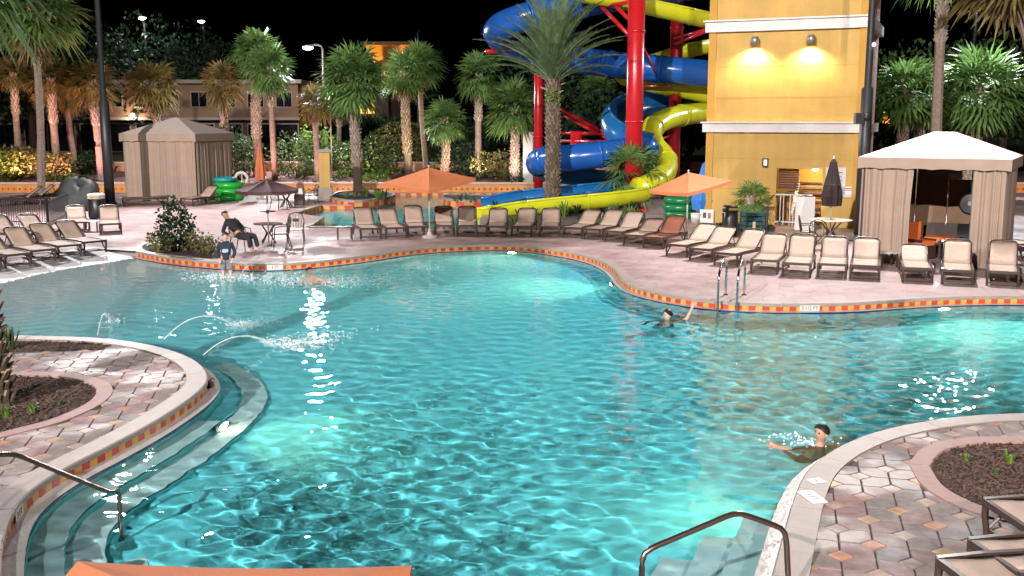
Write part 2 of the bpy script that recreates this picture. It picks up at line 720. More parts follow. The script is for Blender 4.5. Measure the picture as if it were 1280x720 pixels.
deck_l = struct(sheet('left_paver_island', ISL_L, [PL_LEFT, PL_LTOP], -.022, M_mortar))
deck_r = struct(sheet('right_paver_island', ISL_R, [PL_RIGHT], -.022, M_mortar))
eF = edge_set(cFAR, .22, deck)
eR = edge_set(cRIGHT, .27, deck_r)
eN = edge_set(cNEAR, .27, deck)
eL = edge_set(cLEFT, .27, deck_l)
# the tiles that show largest as objects, the rest as one part
tiles_all.sort(key=lambda t: math.hypot(t[0], t[1]) + (60 if t[1] < 7 or abs(t[0] / max(t[1], 1)) > .56 else 0))
for k, (x, y, a, kd) in enumerate(tiles_all[:296]):
    link('tile', tile_me[kd], pool_wall, (x, y, -.083), a)
mb = MB()
for (x, y, a, kd) in tiles_all[296:]:
    mb.box((x + math.sin(a) * .006, y - math.cos(a) * .006, -.083), (.134, .014, .122), a, mi=kd)
struct(mb.build('far_tiles', [M_tile_o, M_tile_r], pool_wall), 'stuff')

# ------------------------------------------------------------------ pavers on the two near islands
def paver_cells(poly, holes, ang, org):
    c, P, a, b = .30, .63, .115, .115
    ca, sa = math.cos(ang), math.sin(ang)
    xs = [p[0] for p in poly]
    ys = [p[1] for p in poly]
    out = []
    rr = max(max(xs) - min(xs), max(ys) - min(ys))
    n = int(rr / c) + 2
    mm = int(rr / P) + 3
    for i in range(-n, n):
        for j in range(-mm, mm):
            ox, oy = i * c, j * P + (P / 2 if i % 2 else 0)
            for kind in (0, 1, 2):
                cx, cy = ((ox, oy), (ox + c / 2, oy + P / 4), (ox + c / 2, oy - P / 4))[kind]
                wx, wy = org[0] + cx * ca - cy * sa, org[1] + cx * sa + cy * ca
                loc = {0: [(0, -a), (b, 0), (0, a), (-b, 0)],
                       1: [(b, 0), (c, 0), (c, P / 2 - a), (c - b, P / 2), (0, P / 2), (0, a)],
                       2: [(0, -a), (0, -P / 2), (c - b, -P / 2), (c, -P / 2 + a), (c, 0), (b, 0)]}[kind]
                rel = loc if kind == 0 else [(x - c / 2, y - (P / 4 if kind == 1 else -P / 4)) for x, y in loc]
                ok = True
                for x, y in rel:
                    q = (wx + x * ca - y * sa, wy + x * sa + y * ca)
                    if not inpoly(q, poly) or any(inpoly(q, h) for h in holes):
                        ok = False
                        break
                if ok:
                    out.append((wx, wy, kind, rel))
    return out


def paver_mesh(rel, mats):
    k = len(rel)
    cx = sum(p[0] for p in rel) / k
    cy = sum(p[1] for p in rel) / k

    def ins(d):
        res = []
        for x, y in rel:
            l = math.hypot(x - cx, y - cy)
            res.append((cx + (x - cx) * (1 - d / l), cy + (y - cy) * (1 - d / l)))
        return res
    o, t = ins(.007), ins(.016)
    vs = [(x, y, -.03) for x, y in o] + [(x, y, -.006) for x, y in o] + [(x, y, 0) for x, y in t]
    fs = [tuple(range(2 * k, 3 * k))]
    for r_ in range(2):
        for q in range(k):
            fs.append((r_ * k + q, r_ * k + (q + 1) % k, (r_ + 1) * k + (q + 1) % k, (r_ + 1) * k + q))
    mb = MB()
    mb.add(vs, fs)
    return mb


def lay_pavers(poly, holes, ang, org, parent):
    cells = paver_cells(poly, holes, ang, org)
    protos = {}
    for (x, y, kd, rel) in cells:
        if kd not in protos:
            protos[kd] = paver_mesh(rel, None).mesh('paver', M_pavd if kd == 0 else M_pav)

    def key(c_):
        d = math.hypot(c_[0], c_[1])
        u = abs(c_[0]) / c_[1]
        return d + (40 if u > .52 or c_[1] < 8.2 else 0)
    cells.sort(key=key)
    for (x, y, kd, rel) in cells[:300]:
        o = link('paver', protos[kd], parent, (x, y, random.uniform(-.0025, .0015)), ang)
        o.rotation_euler = (random.uniform(-.006, .006), random.uniform(-.006, .006), ang)
    rest = cells[300:]
    if rest:
        mb = MB()
        ca, sa = math.cos(ang), math.sin(ang)
        for (x, y, kd, rel) in rest:
            pm = paver_mesh(rel, None)
            dz = random.uniform(-.0025, .0015)
            mb.add([(x + p[0] * ca - p[1] * sa, y + p[0] * sa + p[1] * ca, p[2] + dz) for p in pm.v], pm.f, 1 if kd == 0 else 0)
        struct(mb.build('far_pavers', [M_pav, M_pavd], parent), 'stuff')
    return len(cells)


nl = lay_pavers(ISL_L, [PL_LEFT, PL_LTOP], R(12), g2(120, 520), deck_l)
nr = lay_pavers(ISL_R, [PL_RIGHT], R(-15), g2(1080, 620), deck_r)


def ring_border(poly, w, parent, name='border_stone', seg=3, m=None, z1=.01):
    c = np.array(poly + [poly[0]])
    area = sum(c[i, 0] * c[i + 1, 1] - c[i + 1, 0] * c[i, 1] for i in range(len(c) - 1))
    if area < 0:
        c = c[::-1]
    # counter-clockwise: the inside is left, so reverse to put the bed on the right
    coping(c[::-1], w, parent, seg, -.05, z1, .0, m or M_border, name)


M_border = mat('salmon_border', (.31, .185, .155), .65, .12, 6, .3, 50)
ring_border(PL_LEFT, .22, deck_l)
ring_border(PL_RIGHT, .22, deck_r)
ring_border(PL_SHRUB, .16, deck, m=M_cream)
ring_border(PL_TOWER, .16, deck)


def bed(name, poly, z, m=M_mulch):
    """a mounded mulch bed"""
    o = sheet(name, poly, [], z, m)
    return struct(o)


for nm, pl in (('left_palm_bed', PL_LEFT), ('edge_bed', PL_LTOP), ('right_bed', PL_RIGHT), ('shrub_bed', PL_SHRUB), ('tower_bed', PL_TOWER), ('palm_bed', PL_PALM)):
    bed(nm, pl, -.02)

# ------------------------------------------------------------------ pool floor and water
def grid(name, y0, y1, fac, us, zf, m, smooth=True):
    rows = [y0]
    while rows[-1] < y1:
        rows.append(rows[-1] * fac)
    rows = np.array(rows)
    X = rows[:, None] * us[None]
    Y = rows[:, None] * np.ones_like(us)[None]
    Z = zf(X, Y)
    n, c = X.shape
    v = np.stack([X, Y, Z], -1).reshape(-1, 3)
    idx = np.arange(n * c).reshape(n, c)
    f = np.stack([idx[:-1, :-1], idx[:-1, 1:], idx[1:, 1:], idx[1:, :-1]], -1).reshape(-1, 4)
    me = bpy.data.meshes.new(name)
    me.from_pydata(v.tolist(), [], f.tolist())
    me.polygons.foreach_set('use_smooth', [smooth] * len(me.polygons))
    me.materials.append(m)
    return link(name, me)


def beach_d(X, Y):
    d = np.full(X.shape, 1e9)
    for i in range(len(cW) - 1):
        a, b = cW[i], cW[i + 1]
        ab = b - a
        t = np.clip(((X - a[0]) * ab[0] + (Y - a[1]) * ab[1]) / (ab @ ab), 0, 1)
        d = np.minimum(d, np.hypot(X - a[0] - ab[0] * t, Y - a[1] - ab[1] * t))
    land = [tuple(p) for p in cW] + [(cW[-1][0] + 1.0, cW[-1][1] + 1.5), (cW[-1][0], 70), (-90, 70), (-90, cW[0][1])]
    s = np.where(inpoly_np(X, Y, land), -1, 1)
    return d * s


def floor_z(X, Y):
    d = beach_d(X, Y)
    z = WZ - np.where(d > 0, .052 * d, .09 * d)
    z = np.clip(z, -1.14, -.012)
    return z


def plaster_floor():
    m = bpy.data.materials.new('pool_floor_plaster')
    m.use_nodes = True
    N, L = m.node_tree.nodes, m.node_tree.links
    b = N['Principled BSDF']
    b.inputs['Roughness'].default_value = .8
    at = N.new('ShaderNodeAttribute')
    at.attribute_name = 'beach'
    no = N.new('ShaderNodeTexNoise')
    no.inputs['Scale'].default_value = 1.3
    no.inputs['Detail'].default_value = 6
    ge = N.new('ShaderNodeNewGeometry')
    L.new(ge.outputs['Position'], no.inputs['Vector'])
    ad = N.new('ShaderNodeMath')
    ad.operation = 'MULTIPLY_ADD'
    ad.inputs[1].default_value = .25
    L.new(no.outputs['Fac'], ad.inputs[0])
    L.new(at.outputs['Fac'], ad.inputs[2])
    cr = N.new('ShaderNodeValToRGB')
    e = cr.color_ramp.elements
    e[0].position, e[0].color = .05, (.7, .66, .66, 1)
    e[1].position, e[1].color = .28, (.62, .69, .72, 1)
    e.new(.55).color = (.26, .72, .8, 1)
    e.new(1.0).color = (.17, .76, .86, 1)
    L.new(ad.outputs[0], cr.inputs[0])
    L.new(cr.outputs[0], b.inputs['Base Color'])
    return m


us = np.linspace(-.86, .70, 130)
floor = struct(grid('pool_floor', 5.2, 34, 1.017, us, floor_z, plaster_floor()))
co = np.empty(len(floor.data.vertices) * 3)
floor.data.vertices.foreach_get('co', co)
co = co.reshape(-1, 3)
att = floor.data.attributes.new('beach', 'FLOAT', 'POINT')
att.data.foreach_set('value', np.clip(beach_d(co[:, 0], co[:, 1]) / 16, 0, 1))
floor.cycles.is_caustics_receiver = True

wr = np.random.default_rng(3)
WAVES = [(wr.uniform(.14, .5), wr.uniform(0, 2 * PI), wr.uniform(0, 6.28)) for _ in range(64)]
FINE = [(wr.uniform(.13, .24), wr.uniform(0, 2 * PI), wr.uniform(0, 6.28)) for _ in range(26)]
SWELL = [(wr.uniform(1.6, 4.), wr.uniform(0, 2 * PI), wr.uniform(0, 6.28)) for _ in range(8)]


def wave(X, Y, k=1.):
    Z = np.zeros_like(X)
    for lam, a, ph in WAVES:
        Z += .0040 * lam ** 1.9 * np.sin(2 * PI / lam * (math.cos(a) * X + math.sin(a) * Y) + ph)
    fade = np.clip((30 - Y) / 14, .25, 1)
    for lam, a, ph in FINE:
        Z += .0007 * lam ** 1.05 * fade * np.sin(2 * PI / lam * (math.cos(a) * X + math.sin(a) * Y) + ph)
    mod = np.zeros_like(X)
    for lam, a, ph in SWELL:
        s = np.sin(2 * PI / lam * (math.cos(a) * X + math.sin(a) * Y) + ph)
        Z += .0016 * s
        mod += np.sin(.25 * 2 * PI / lam * (math.cos(a) * X + math.sin(a) * Y) + ph)
    return Z * (1 + .12 * mod) * k


def water_z(X, Y):
    k = np.clip((beach_d(X, Y) + 1) / 12, .22, 1)
    dl = np.full(X.shape, 1e9)
    for q in np.r_[cLEFT[:70:6], cRIGHT[-40::6]]:
        dl = np.minimum(dl, np.hypot(X - q[0], Y - q[1]))
    k = k * np.clip((dl - .3) / 1.8, .5, 1)
    return WZ + wave(X, Y) * k


def water_mat():
    m = bpy.data.materials.new('pool_water')
    m.use_nodes = True
    N, L = m.node_tree.nodes, m.node_tree.links
    N.clear()
    g = N.new('ShaderNodeBsdfGlass')
    g.inputs['Color'].default_value = (.88, 1, 1, 1)
    g.inputs['Roughness'].default_value = 0
    g.inputs['IOR'].default_value = 1.33
    o = N.new('ShaderNodeOutputMaterial')
    L.new(g.outputs[0], o.inputs[0])
    return m


M_water = water_mat()
water = struct(grid('pool_water', 5.3, 33, 1.0036, np.linspace(-.84, .68, 480), water_z, M_water))
water.cycles.is_caustics_caster = True

# steps in the two near corners
def step_strip(name, curve, d0, d1, z, parent):
    a, b = offset(curve, -d0), offset(curve, -d1)
    n = len(a)
    vs = [(p[0], p[1], z) for p in a] + [(p[0], p[1], z) for p in b] + [(p[0], p[1], z - .06) for p in b] + [(p[0], p[1], -1.4) for p in b]
    fs, ms = [], []
    for i in range(n - 1):
        for r_, mi in ((0, 0), (1, 1), (2, 2)):
            fs.append((r_ * n + i, r_ * n + i + 1, (r_ + 1) * n + i + 1, (r_ + 1) * n + i))
            ms.append(mi)
    fs.append((0, n, 2 * n, 3 * n))
    ms.append(2)
    fs.append((n - 1, 2 * n - 1, 3 * n - 1, 4 * n - 1))
    ms.append(2)
    me = bpy.data.meshes.new(name)
    me.from_pydata(vs, [], fs)
    for m_ in (M_tread, M_navy, M_plaster):
        me.materials.append(m_)
    me.polygons.foreach_set('material_index', ms)
    o = link(name, me, parent)
    o.cycles.is_caustics_receiver = True
    return o


M_tread = mat('pale_step_plaster', (.55, .74, .76), .7, .08, 3)
steps_l = struct(bpy.data.objects.new('left_pool_steps', None))
COL.objects.link(steps_l)
low = np.r_[cNEAR[-26:], cLEFT[1:]]
i0 = len(cNEAR[-26:])
kx = [i for i in range(len(low)) if low[i][0] < g2(118, 566)[0] or i < i0][-1]
kb = [i for i in range(len(low)) if i < i0 + 90 and low[i][1] < g2(236, 498)[1]][-1]
step_strip('bench_tread', low[:kb], .2, .52, -.42, steps_l)
step_strip('step_tread', low[:kx], .52, .88, -.66, steps_l)
step_strip('step_tread', low[:kx - 3], .88, 1.24, -.9, steps_l)
steps_r = struct(bpy.data.objects.new('right_pool_steps', None))
COL.objects.link(steps_r)
lowr = cRIGHT[[i for i in range(len(cRIGHT)) if cRIGHT[i][1] < g2(1000, 622)[1]]]
step_strip('step_tread', lowr, .2, .52, -.42, steps_r)
step_strip('step_tread', lowr[3:], .52, .86, -.66, steps_r)
step_strip('step_tread', lowr[6:], .86, 1.2, -.9, steps_r)

# lazy river behind the loungers
M_river = mat('river_floor', (.15, .6, .62), .8, .12, 1)
o = struct(sheet('river_floor', [(p[0], p[1]) for p in RIVER], [], -.9, M_river))
o.cycles.is_caustics_receiver = True
rx0, rx1 = min(p[0] for p in RIVER) - .5, max(p[0] for p in RIVER) + .5
gx, gy = np.meshgrid(np.linspace(rx0, rx1, 150), np.linspace(36, 54.6, 170))
gz = WZ + wave(gx, gy, .5)
idx = np.arange(gx.size).reshape(gx.shape)
me = bpy.data.meshes.new('river_water')
me.from_pydata(np.stack([gx, gy, gz], -1).reshape(-1, 3).tolist(), [], np.stack([idx[:-1, :-1], idx[:-1, 1:], idx[1:, 1:], idx[1:, :-1]], -1).reshape(-1, 4).tolist())
me.polygons.foreach_set('use_smooth', [True] * len(me.polygons))
me.materials.append(M_water)
rw = struct(link('river_water', me))
rw.cycles.is_caustics_caster = True
river_wall = struct(bpy.data.objects.new('river_wall', None))
COL.objects.link(river_wall)
rc = np.array(RIVER + [RIVER[0]])
rc = np.concatenate([np.linspace(rc[i], rc[i + 1], max(2, int(np.linalg.norm(rc[i + 1] - rc[i]) / .28)), endpoint=False) for i in range(len(rc) - 1)])
rcl = np.r_[rc, rc[:1]]
ribbon('river_side', rcl, -.12, rcl, -.95, M_river, river_wall, False)
mb = MB()
for i in range(len(rcl) - 1):
    p, q = rcl[i], rcl[i + 1]
    l = np.linalg.norm(q - p)
    if l < .05:
        continue
    t = (q - p) / l
    a_ = math.atan2(t[1], t[0])
    c_ = (p + q) / 2
    mb.box((c_[0], c_[1], -.08), (l * .96, .03, .16), a_, mi=i % 2)
struct(mb.build('river_tiles', [M_tile_o, M_tile_r], river_wall), 'stuff')
coping(rcl[::1], .3, deck, 5, -.01, .03, .02, M_cream)

# ------------------------------------------------------------------ terrain, banks and background
M_soil = mat('red_mulch_soil', (.13, .05, .04), .95, .4, 8, .8, 30)
M_lawn = mat('dark_lawn', (.02, .035, .015), .95, .5, 3, .8, 25)
WALL_Y = 54.35


def tz(Y):
    if Y < 54.6:
        return 0.
    if Y < 62:
        return .42 + (Y - 54.6) / 7.4 * .33
    return 1.08


mb = MB()
mb.add([(-120, 54.6, .42), (120, 54.6, .42), (120, 62.1, .75), (-120, 62.1, .75)], [(0, 1, 2, 3)])
struct(mb.build('planted_bank', M_soil))
mb = MB()
mb.add([(-900, 62.3, 1.08), (900, 62.3, 1.08), (900, 1800, 1.08), (-900, 1800, 1.08)], [(0, 1, 2, 3)])
struct(mb.build('ground', M_lawn))
mb = MB()
mb.add([(-75, 54.6, -.03), (-900, 54.6, -.03), (-900, -400, -.03), (-75, -400, -.03)], [(0, 1, 2, 3)])
mb.add([(75, 54.6, -.03), (900, 54.6, -.03), (900, -400, -.03), (75, -400, -.03)], [(3, 2, 1, 0)])
mb.add([(-75, -14, -.03), (75, -14, -.03), (75, -400, -.03), (-75, -400, -.03)], [(3, 2, 1, 0)])
struct(mb.build('outer_ground', M_lawn))

M_stucco = mat('salmon_stucco', (.5, .24, .14), .8, .12, 2, .3, 30)
M_wallcap = mat('wall_cap', (.55, .36, .26), .6, .1, 3)


def retaining(label, x0, x1, y, z0, z1, tiles=True):
    t = thing('retaining_wall', label, 'wall', ((x0 + x1) / 2, y, z0))
    L_ = x1 - x0
    MB().box((0, .11, (z1 - z0) / 2 - .2), (L_, .22, z1 - z0 + .4)).build('wall_body', M_stucco, t)
    n = int(L_ / 1.2)
    cap = MB().box((0, 0, 0), (L_ / n - .012, .34, .09)).mesh('cap_stone', M_wallcap)
    for i in range(n):
        link('cap_stone', cap, t, (-L_ / 2 + (i + .5) * L_ / n, .11, z1 - z0 + .045))
    if tiles:
        mb = MB()
        k = int(L_ / .3)
        for i in range(k):
            mb.box((-L_ / 2 + (i + .5) * .3, -.012, (z1 - z0) * .52), (.285, .024, .27), mi=0)
            c = (-L_ / 2 + (i + .5) * .3, -.03, (z1 - z0) * .52)
            mb.add([(c[0] - .09, c[1], c[2]), (c[0], c[1], c[2] - .09), (c[0] + .09, c[1], c[2]), (c[0], c[1], c[2] + .09)], [(0, 1, 2, 3)], 1)
        struct(mb.build('diamond_tiles', [M_tile_o, M_tile_r], t), 'stuff')
    return t


retaining('low salmon wall with diamond tiles behind the lazy river', -40, 40, WALL_Y, -.1, .46)
retaining('upper plain salmon wall retaining the red mulch bank', -34, 12, 62.1, .72, 1.22, False)

# distant hotel wing on the left, dark windows and balcony line
M_hotel = mat('tan_hotel_stucco', (.32, .19, .13), .85, .12, .4)
M_hotel2 = mat('brown_hotel_base', (.2, .10, .075), .85, .15, .5)
M_glass = mat('dark_window_glass', (.01, .012, .016), .08, spec=.8)
M_trimw = mat('pale_trim', (.45, .38, .32), .7)
Yh = 82.0
xa, xb = A(-160, 100, Yh).x, A(372, 100, Yh).x
ht = thing('hotel_wing', 'low tan hotel wing with dark windows behind the left palms', 'building', ((xa + xb) / 2, Yh, 1.08))
ztop = A(100, 104, Yh).z - 1.08
zmid = A(100, 148, Yh).z - 1.08
W_ = xb - xa
MB().box((0, 5, (ztop + zmid) / 2), (W_, 10, ztop - zmid)).build('upper_storey', M_hotel, ht)
MB().box((0, 5.8, zmid / 2 - .05), (W_ - .4, 10, zmid + .1)).build('lower_storey', M_hotel2, ht)
MB().box((0, 4.8, ztop + .12), (W_ + .8, 10.8, .28)).build('roof_edge', M_trimw, ht)
MB().box((0, -.16, zmid - .02), (W_ + .2, .3, .22)).build('balcony_band', M_trimw, ht)
nwin = 15
for i in range(nwin):
    x = -W_ / 2 + (i + .5) * W_ / nwin
    w = MB().box((x, -.03, (ztop + zmid) / 2 + .1), (1.3, .08, 1.25)).build('window', M_trimw, ht)
    MB().box((x - .31, -.085, (ztop + zmid) / 2 + .1), (.56, .05, 1.1)).build('pane', M_glass, w)
    MB().box((x + .31, -.085, (ztop + zmid) / 2 + .1), (.56, .05, 1.1)).build('pane', M_glass, w)
    d = MB().box((x, .73, zmid / 2 - .1), (1.9, .12, zmid * .8)).build('door', M_trimw, ht)
    MB().box((x, .655, zmid / 2 - .1), (1.7, .05, zmid * .74)).build('pane', M_glass, d)

# lit porch lamp under the balcony
p_ = A(166, 144, Yh - .5)
pl = thing('porch_lamp', 'round lit porch lamp on the hotel wing behind the closed cabana', 'lamp', p_)
MB().ball((0, 0, 0), .16).build('globe', mat('lamp_globe_warm', (.9, .8, .6), .4, emit=(1, .8, .55), estr=8), pl, True)
MB().box((0, .16, .1), (.12, .22, .08)).build('bracket', M_trimw, pl)
point('porch_light', p_ + Vector((0, -.4, -.1)), 120, (1, .8, .6))

# far orange lit facade above the palms
Yo = 118.0
o_ = thing('orange_building', 'far building with orange floodlit gable above the palms', 'building', (A(487, 150, Yo).x, Yo, 1.08))
x0, x1 = A(456, 60, Yo).x - o_.location.x, A(516, 60, Yo).x - o_.location.x
z0, z1 = A(480, 79, Yo).z - 1.08, A(480, 56, Yo).z - 1.08
M_or = mat('orange_stucco', (.6, .24, .03), .8, .1, .5)
mb = MB()
mb.add([(x0, 0, z1), (x0 + .8, 0, z0), (x0 + 2.4, 0, z0 + .6), (x1, 0, z0 + .6), (x1, 0, z1), (x0, 6, z1), (x0 + .8, 6, z0), (x0 + 2.4, 6, z0 + .6), (x1, 6, z0 + .6), (x1, 6, z1)],
       [(0, 1, 2, 3, 4), (9, 8, 7, 6, 5), (0, 4, 9, 5), (0, 5, 6, 1), (1, 6, 7, 2), (2, 7, 8, 3), (3, 8, 9, 4)])
mb.build('gable', M_or, o_)
MB().box(((x0 + x1) / 2 + .6, 3.4, z0 / 2 + .2), (x1 - x0 - 2.2, 5.6, z0 + .8)).build('wall', mat('dark_stucco', (.05, .03, .02), .9, .2, .5), o_)
MB().box(((x0 + x1) / 2, 2.6, z1 + .15), (x1 - x0 + .8, 7, .3)).build('roof', mat('roof_dark', (.03, .025, .025), .9), o_)
MB().box(((x0 + x1) / 2, -3.2, z0 - 1.2), (.5, .4, .3)).build('floodlight', mat('black_metal', (.012, .012, .013), .4), o_)
spot('gable_flood', (A(487, 150, Yo).x, Yo - 4.5, z0 - 1.), (A(487, 150, Yo).x, Yo, z1), 2600, (1, .62, .25), 120, .1)

M_black = MATS['black_metal']
for px, py, w_, h_, lb, Y_ in ((456, 133, 24, 18, 'orange lit doorway glowing among the dark trees', 92), (1109, 147, 9, 15, 'small orange lit window glowing behind the right palms', 86)):
    p0, p1 = A(px - w_ / 2, py + h_ / 2, Y_), A(px + w_ / 2, py - h_ / 2, Y_)
    kt = thing('lit_kiosk', lb, 'kiosk', ((p0.x + p1.x) / 2, Y_, 1.08))
    wd, hz = p1.x - p0.x, p1.z - p0.z
    MB().box((0, 1.2, (p1.z - 1.08 + .3) / 2), (wd + 2.4, 2, p1.z - 1.08 + .3)).build('wall', MATS['dark_stucco'], kt)
    MB().box((0, 1.1, p1.z - 1.08 + .42), (wd + 3, 2.8, .2)).build('roof', MATS['roof_dark'], kt)
    for s in (-1, 1) if w_ > 12 else (0,):
        MB().box((s * wd * .26, .17, (p0.z + p1.z) / 2 - 1.08), (wd * (.42 if s else 1), .1, hz)).build('lit_pane', mat('orange_glow', (.6, .3, .05), .5, emit=(1, .45, .06), estr=1.3), kt)

# ------------------------------------------------------------------ foliage
def leaf_mesh(name, n, rad, size, m, seed, hollow=.45, floor=None, lump=.25):
    """leaf-sized faces through a lumpy ellipsoid, origin at its base centre"""
    r = np.random.default_rng(seed)
    d = r.normal(size=(n, 3))
    d /= np.linalg.norm(d, axis=1)[:, None]
    lob = r.normal(size=(9, 3))
    lob /= np.linalg.norm(lob, axis=1)[:, None]
    bump = 1 + lump * (np.max(d @ lob.T, axis=1) ** 4 * 2 - 1)
    rr = (hollow + (1 - hollow) * r.random(n) ** .6) * bump
    c = d * rr[:, None] * np.array(rad)[None] + np.array([0, 0, rad[2]])
    if floor is not None:
        c[:, 2] = np.maximum(c[:, 2], floor)
    a = r.normal(size=(n, 3))
    a = a * .7 + d * .6
    a /= np.linalg.norm(a, axis=1)[:, None]
    b = np.cross(a, r.normal(size=(n, 3)))
    b /= np.linalg.norm(b, axis=1)[:, None] + 1e-9
    s = size * r.uniform(.6, 1.3, n)
    v = np.stack([c, c + a * (s * .5)[:, None] + b * (s * .28)[:, None], c + a * s[:, None], c + a * (s * .5)[:, None] - b * (s * .28)[:, None]], 1).reshape(-1, 3)
    f = np.arange(4 * n).reshape(n, 4)
    me = bpy.data.meshes.new(name)
    me.from_pydata(v.tolist(), [], f.tolist())
    me.materials.append(m)
    return me


M_leaf = mat('green_leaf', (.06, .11, .03), .55, .3, 3, rnd=.45, trans=.25)
M_leafd = mat('dark_leaf', (.024, .05, .024), .7, .3, 3, rnd=.5, trans=.2, spec=.15)
M_leafy = mat('olive_leaf', (.13, .12, .03), .55, .3, 3, rnd=.4, trans=.25)
M_leafl = mat('lime_leaf', (.13, .22, .03), .5, .3, 3, rnd=.35, trans=.3)
M_stem = mat('brown_stem', (.08, .05, .03), .9, .3, 12)


def bush(label, loc, rad, n, size, m, seed, name='bush', group=None, stems=5, cat='bush', hollow=.45):
    t = thing(name, label, cat, loc, random.uniform(0, 6), group)
    link('foliage', leaf_mesh('foliage', n, rad, size, m, seed, hollow, .02), t)
    mb = MB()
    for k in range(stems):
        a = 2 * PI * k / stems + .3
        mb.tube([(rad[0] * .15 * math.cos(a), rad[1] * .15 * math.sin(a), -.05), (rad[0] * .5 * math.cos(a), rad[1] * .5 * math.sin(a), rad[2] * 1.1)], [.03 * rad[2] + .008, .008], 5)
    mb.build('stems', M_stem, t)
    return t


# bushes along the left bank and the river bank
for k, (px, py, Y_, rx, rz_, m_, lb) in enumerate([
    (12, 205, 57, 1.9, .95, M_leafy, 'wide olive bush on the left bank beside the pink palm trunks'),
    (40, 204, 58, 1.7, .95, M_leafy, 'olive bush with orange tips behind the loungers on the left bank'),
    (66, 208, 57, 1.3, .8, M_leafy, 'small olive bush below the left palm trunks'),
    (-12, 210, 56, 1.6, .9, M_leafl, 'lime bush at the end of the left bank'),
    (100, 215, 60, 1.2, .7, M_leafd, 'dark low bush between two pink trunks'),
    (285, 195, 56.5, 1.5, 1.4, M_leafd, 'dark green bush beside the closed tan cabana'),
    (300, 178, 60, 1.3, 1.2, M_leaf, 'green bush behind the closed orange umbrella'),
    (374, 195, 58, 1.6, 1.35, M_leaf, 'bright broad bush left of the yellow pillar'),
    (392, 182, 60.5, 1.5, 1.4, M_leafl, 'lime leafed bush behind the yellow pillar'),
    (432, 196, 59, 1.4, 1.1, M_leaf, 'green bush right of the yellow pillar'),
    (470, 197, 60, 1.5, 1.1, M_leaf, 'green bush behind the island palm'),
    (575, 212, 59, 1.6, .9, M_leafd, 'dark bush under the river bank palms'),
    (622, 214, 58, 1.7, .75, M_leafy, 'olive bush beside the white trunked palm'),
    (710, 216, 57, 1.8, .8, M_leafd, 'dark bush behind the lower blue slide'),
]):
    p = A(px, py, Y_)
    bush(lb, (p.x, Y_, tz(Y_) - .05), (rx, rx * .8, rz_), 1100, .2, m_, 100 + k, group='bushes on the bank')
# small bedding plants along the mulch bank
for k in range(26):
    px = random.choice([random.uniform(-20, 140), random.uniform(300, 660), random.uniform(330, 640)])
    Y_ = random.uniform(55.3, 61)
    m_ = random.choice([M_leafy, M_leafl, M_leafd])
    bush({'olive_leaf': 'low olive', 'lime_leaf': 'low lime', 'dark_leaf': 'low dark green'}[m_.name] + ' bedding plant on the red mulch bank', (A(px, 220, Y_).x, Y_, tz(Y_) - .02), (.5, .4, .22), 130, .16, m_, 300 + k, 'bedding_plant', 'bedding plants on the mulch bank', 3, 'plant')

# clipped topiary domes
for k, (px, py, Y_, r_) in enumerate([(505, 183, 64, 1.9), (565, 182, 66, 2.3)]):
    p = A(px, py, Y_)
    lb = ['clipped dome hedge between the palm trunks', 'wide clipped hedge in the dark behind the palms'][k]
    bush(lb, (p.x, Y_, tz(Y_)), (r_, r_, r_ * .62), 4200, .13, M_leafy if k == 0 else M_leafd, 400 + k, 'clipped_hedge', None, 4, 'hedge', .9)

# dark trees far behind
def tree(label, px, py_top, Y_, r_, m_, seed, n=2600):
    top = A(px, py_top, Y_)
    h = top.z - 1.08
    t = thing('dark_tree', label, 'tree', (top.x, Y_, 1.0), 0, 'dark trees far behind')
    rz_ = min(h * .38, r_ * 1.1)
    cr = link('crown', leaf_mesh('crown', n, (r_, r_, rz_), .42, m_, seed, .35, None, .4), t, (0, 0, h - 2 * rz_))
    mb = MB()
    mb.tube([(0, 0, -.1), (.1, 0, h * .35), (-.05, .1, h - rz_)], [.28, .22, .1], 7)
    for k in range(5):
        a = k * 1.26 + .4
        mb.tube([(0, 0, h * .4 + k * .15), (r_ * .6 * math.cos(a), r_ * .6 * math.sin(a), h - rz_ * .8)], [.1, .03], 5)
    mb.build('trunk', M_stem, t)
    return t


for k, (px, pt, Y_, r_, lb) in enumerate([
    (30, 40, 76, 4.2, 'tall dark tree over the hotel wing by the left mast'),
    (235, 60, 100, 4.5, 'dark tree beyond the hotel wing roof'),
    (180, 34, 85, 4.4, 'dark tree just below the far lamp closer to the mast'),
    (254, 38, 89, 4.2, 'dark tree just below the far lamp farther from the mast'),
    (110, 30, 92, 5.0, 'dark tree behind the left floodlight mast'),
    (690, 70, 78, 3.6, 'dark tree behind the date palm crown'),
    (745, 120, 70, 2.6, 'small dark tree seen through the slide beams'),
    (1120, 70, 72, 4.4, 'dark tree between tower and right palms'),
    (1190, 50, 76, 4.6, 'dark tree behind the bare right palm trunk'),
    (1262, 60, 70, 4.4, 'dark tree behind the right mast'),
    (860, 120, 62, 2.0, 'dark tree between slide column and tower'),
    (640, 150, 70, 2.4, 'low dark tree behind the grey box'),
    (470, 150, 74, 2.8, 'low dark tree in front of the orange doorway'),
]):
    tree(lb, px, pt, Y_, r_, M_leafd if k not in (7, 8, 9) else M_leaf, 500 + k)
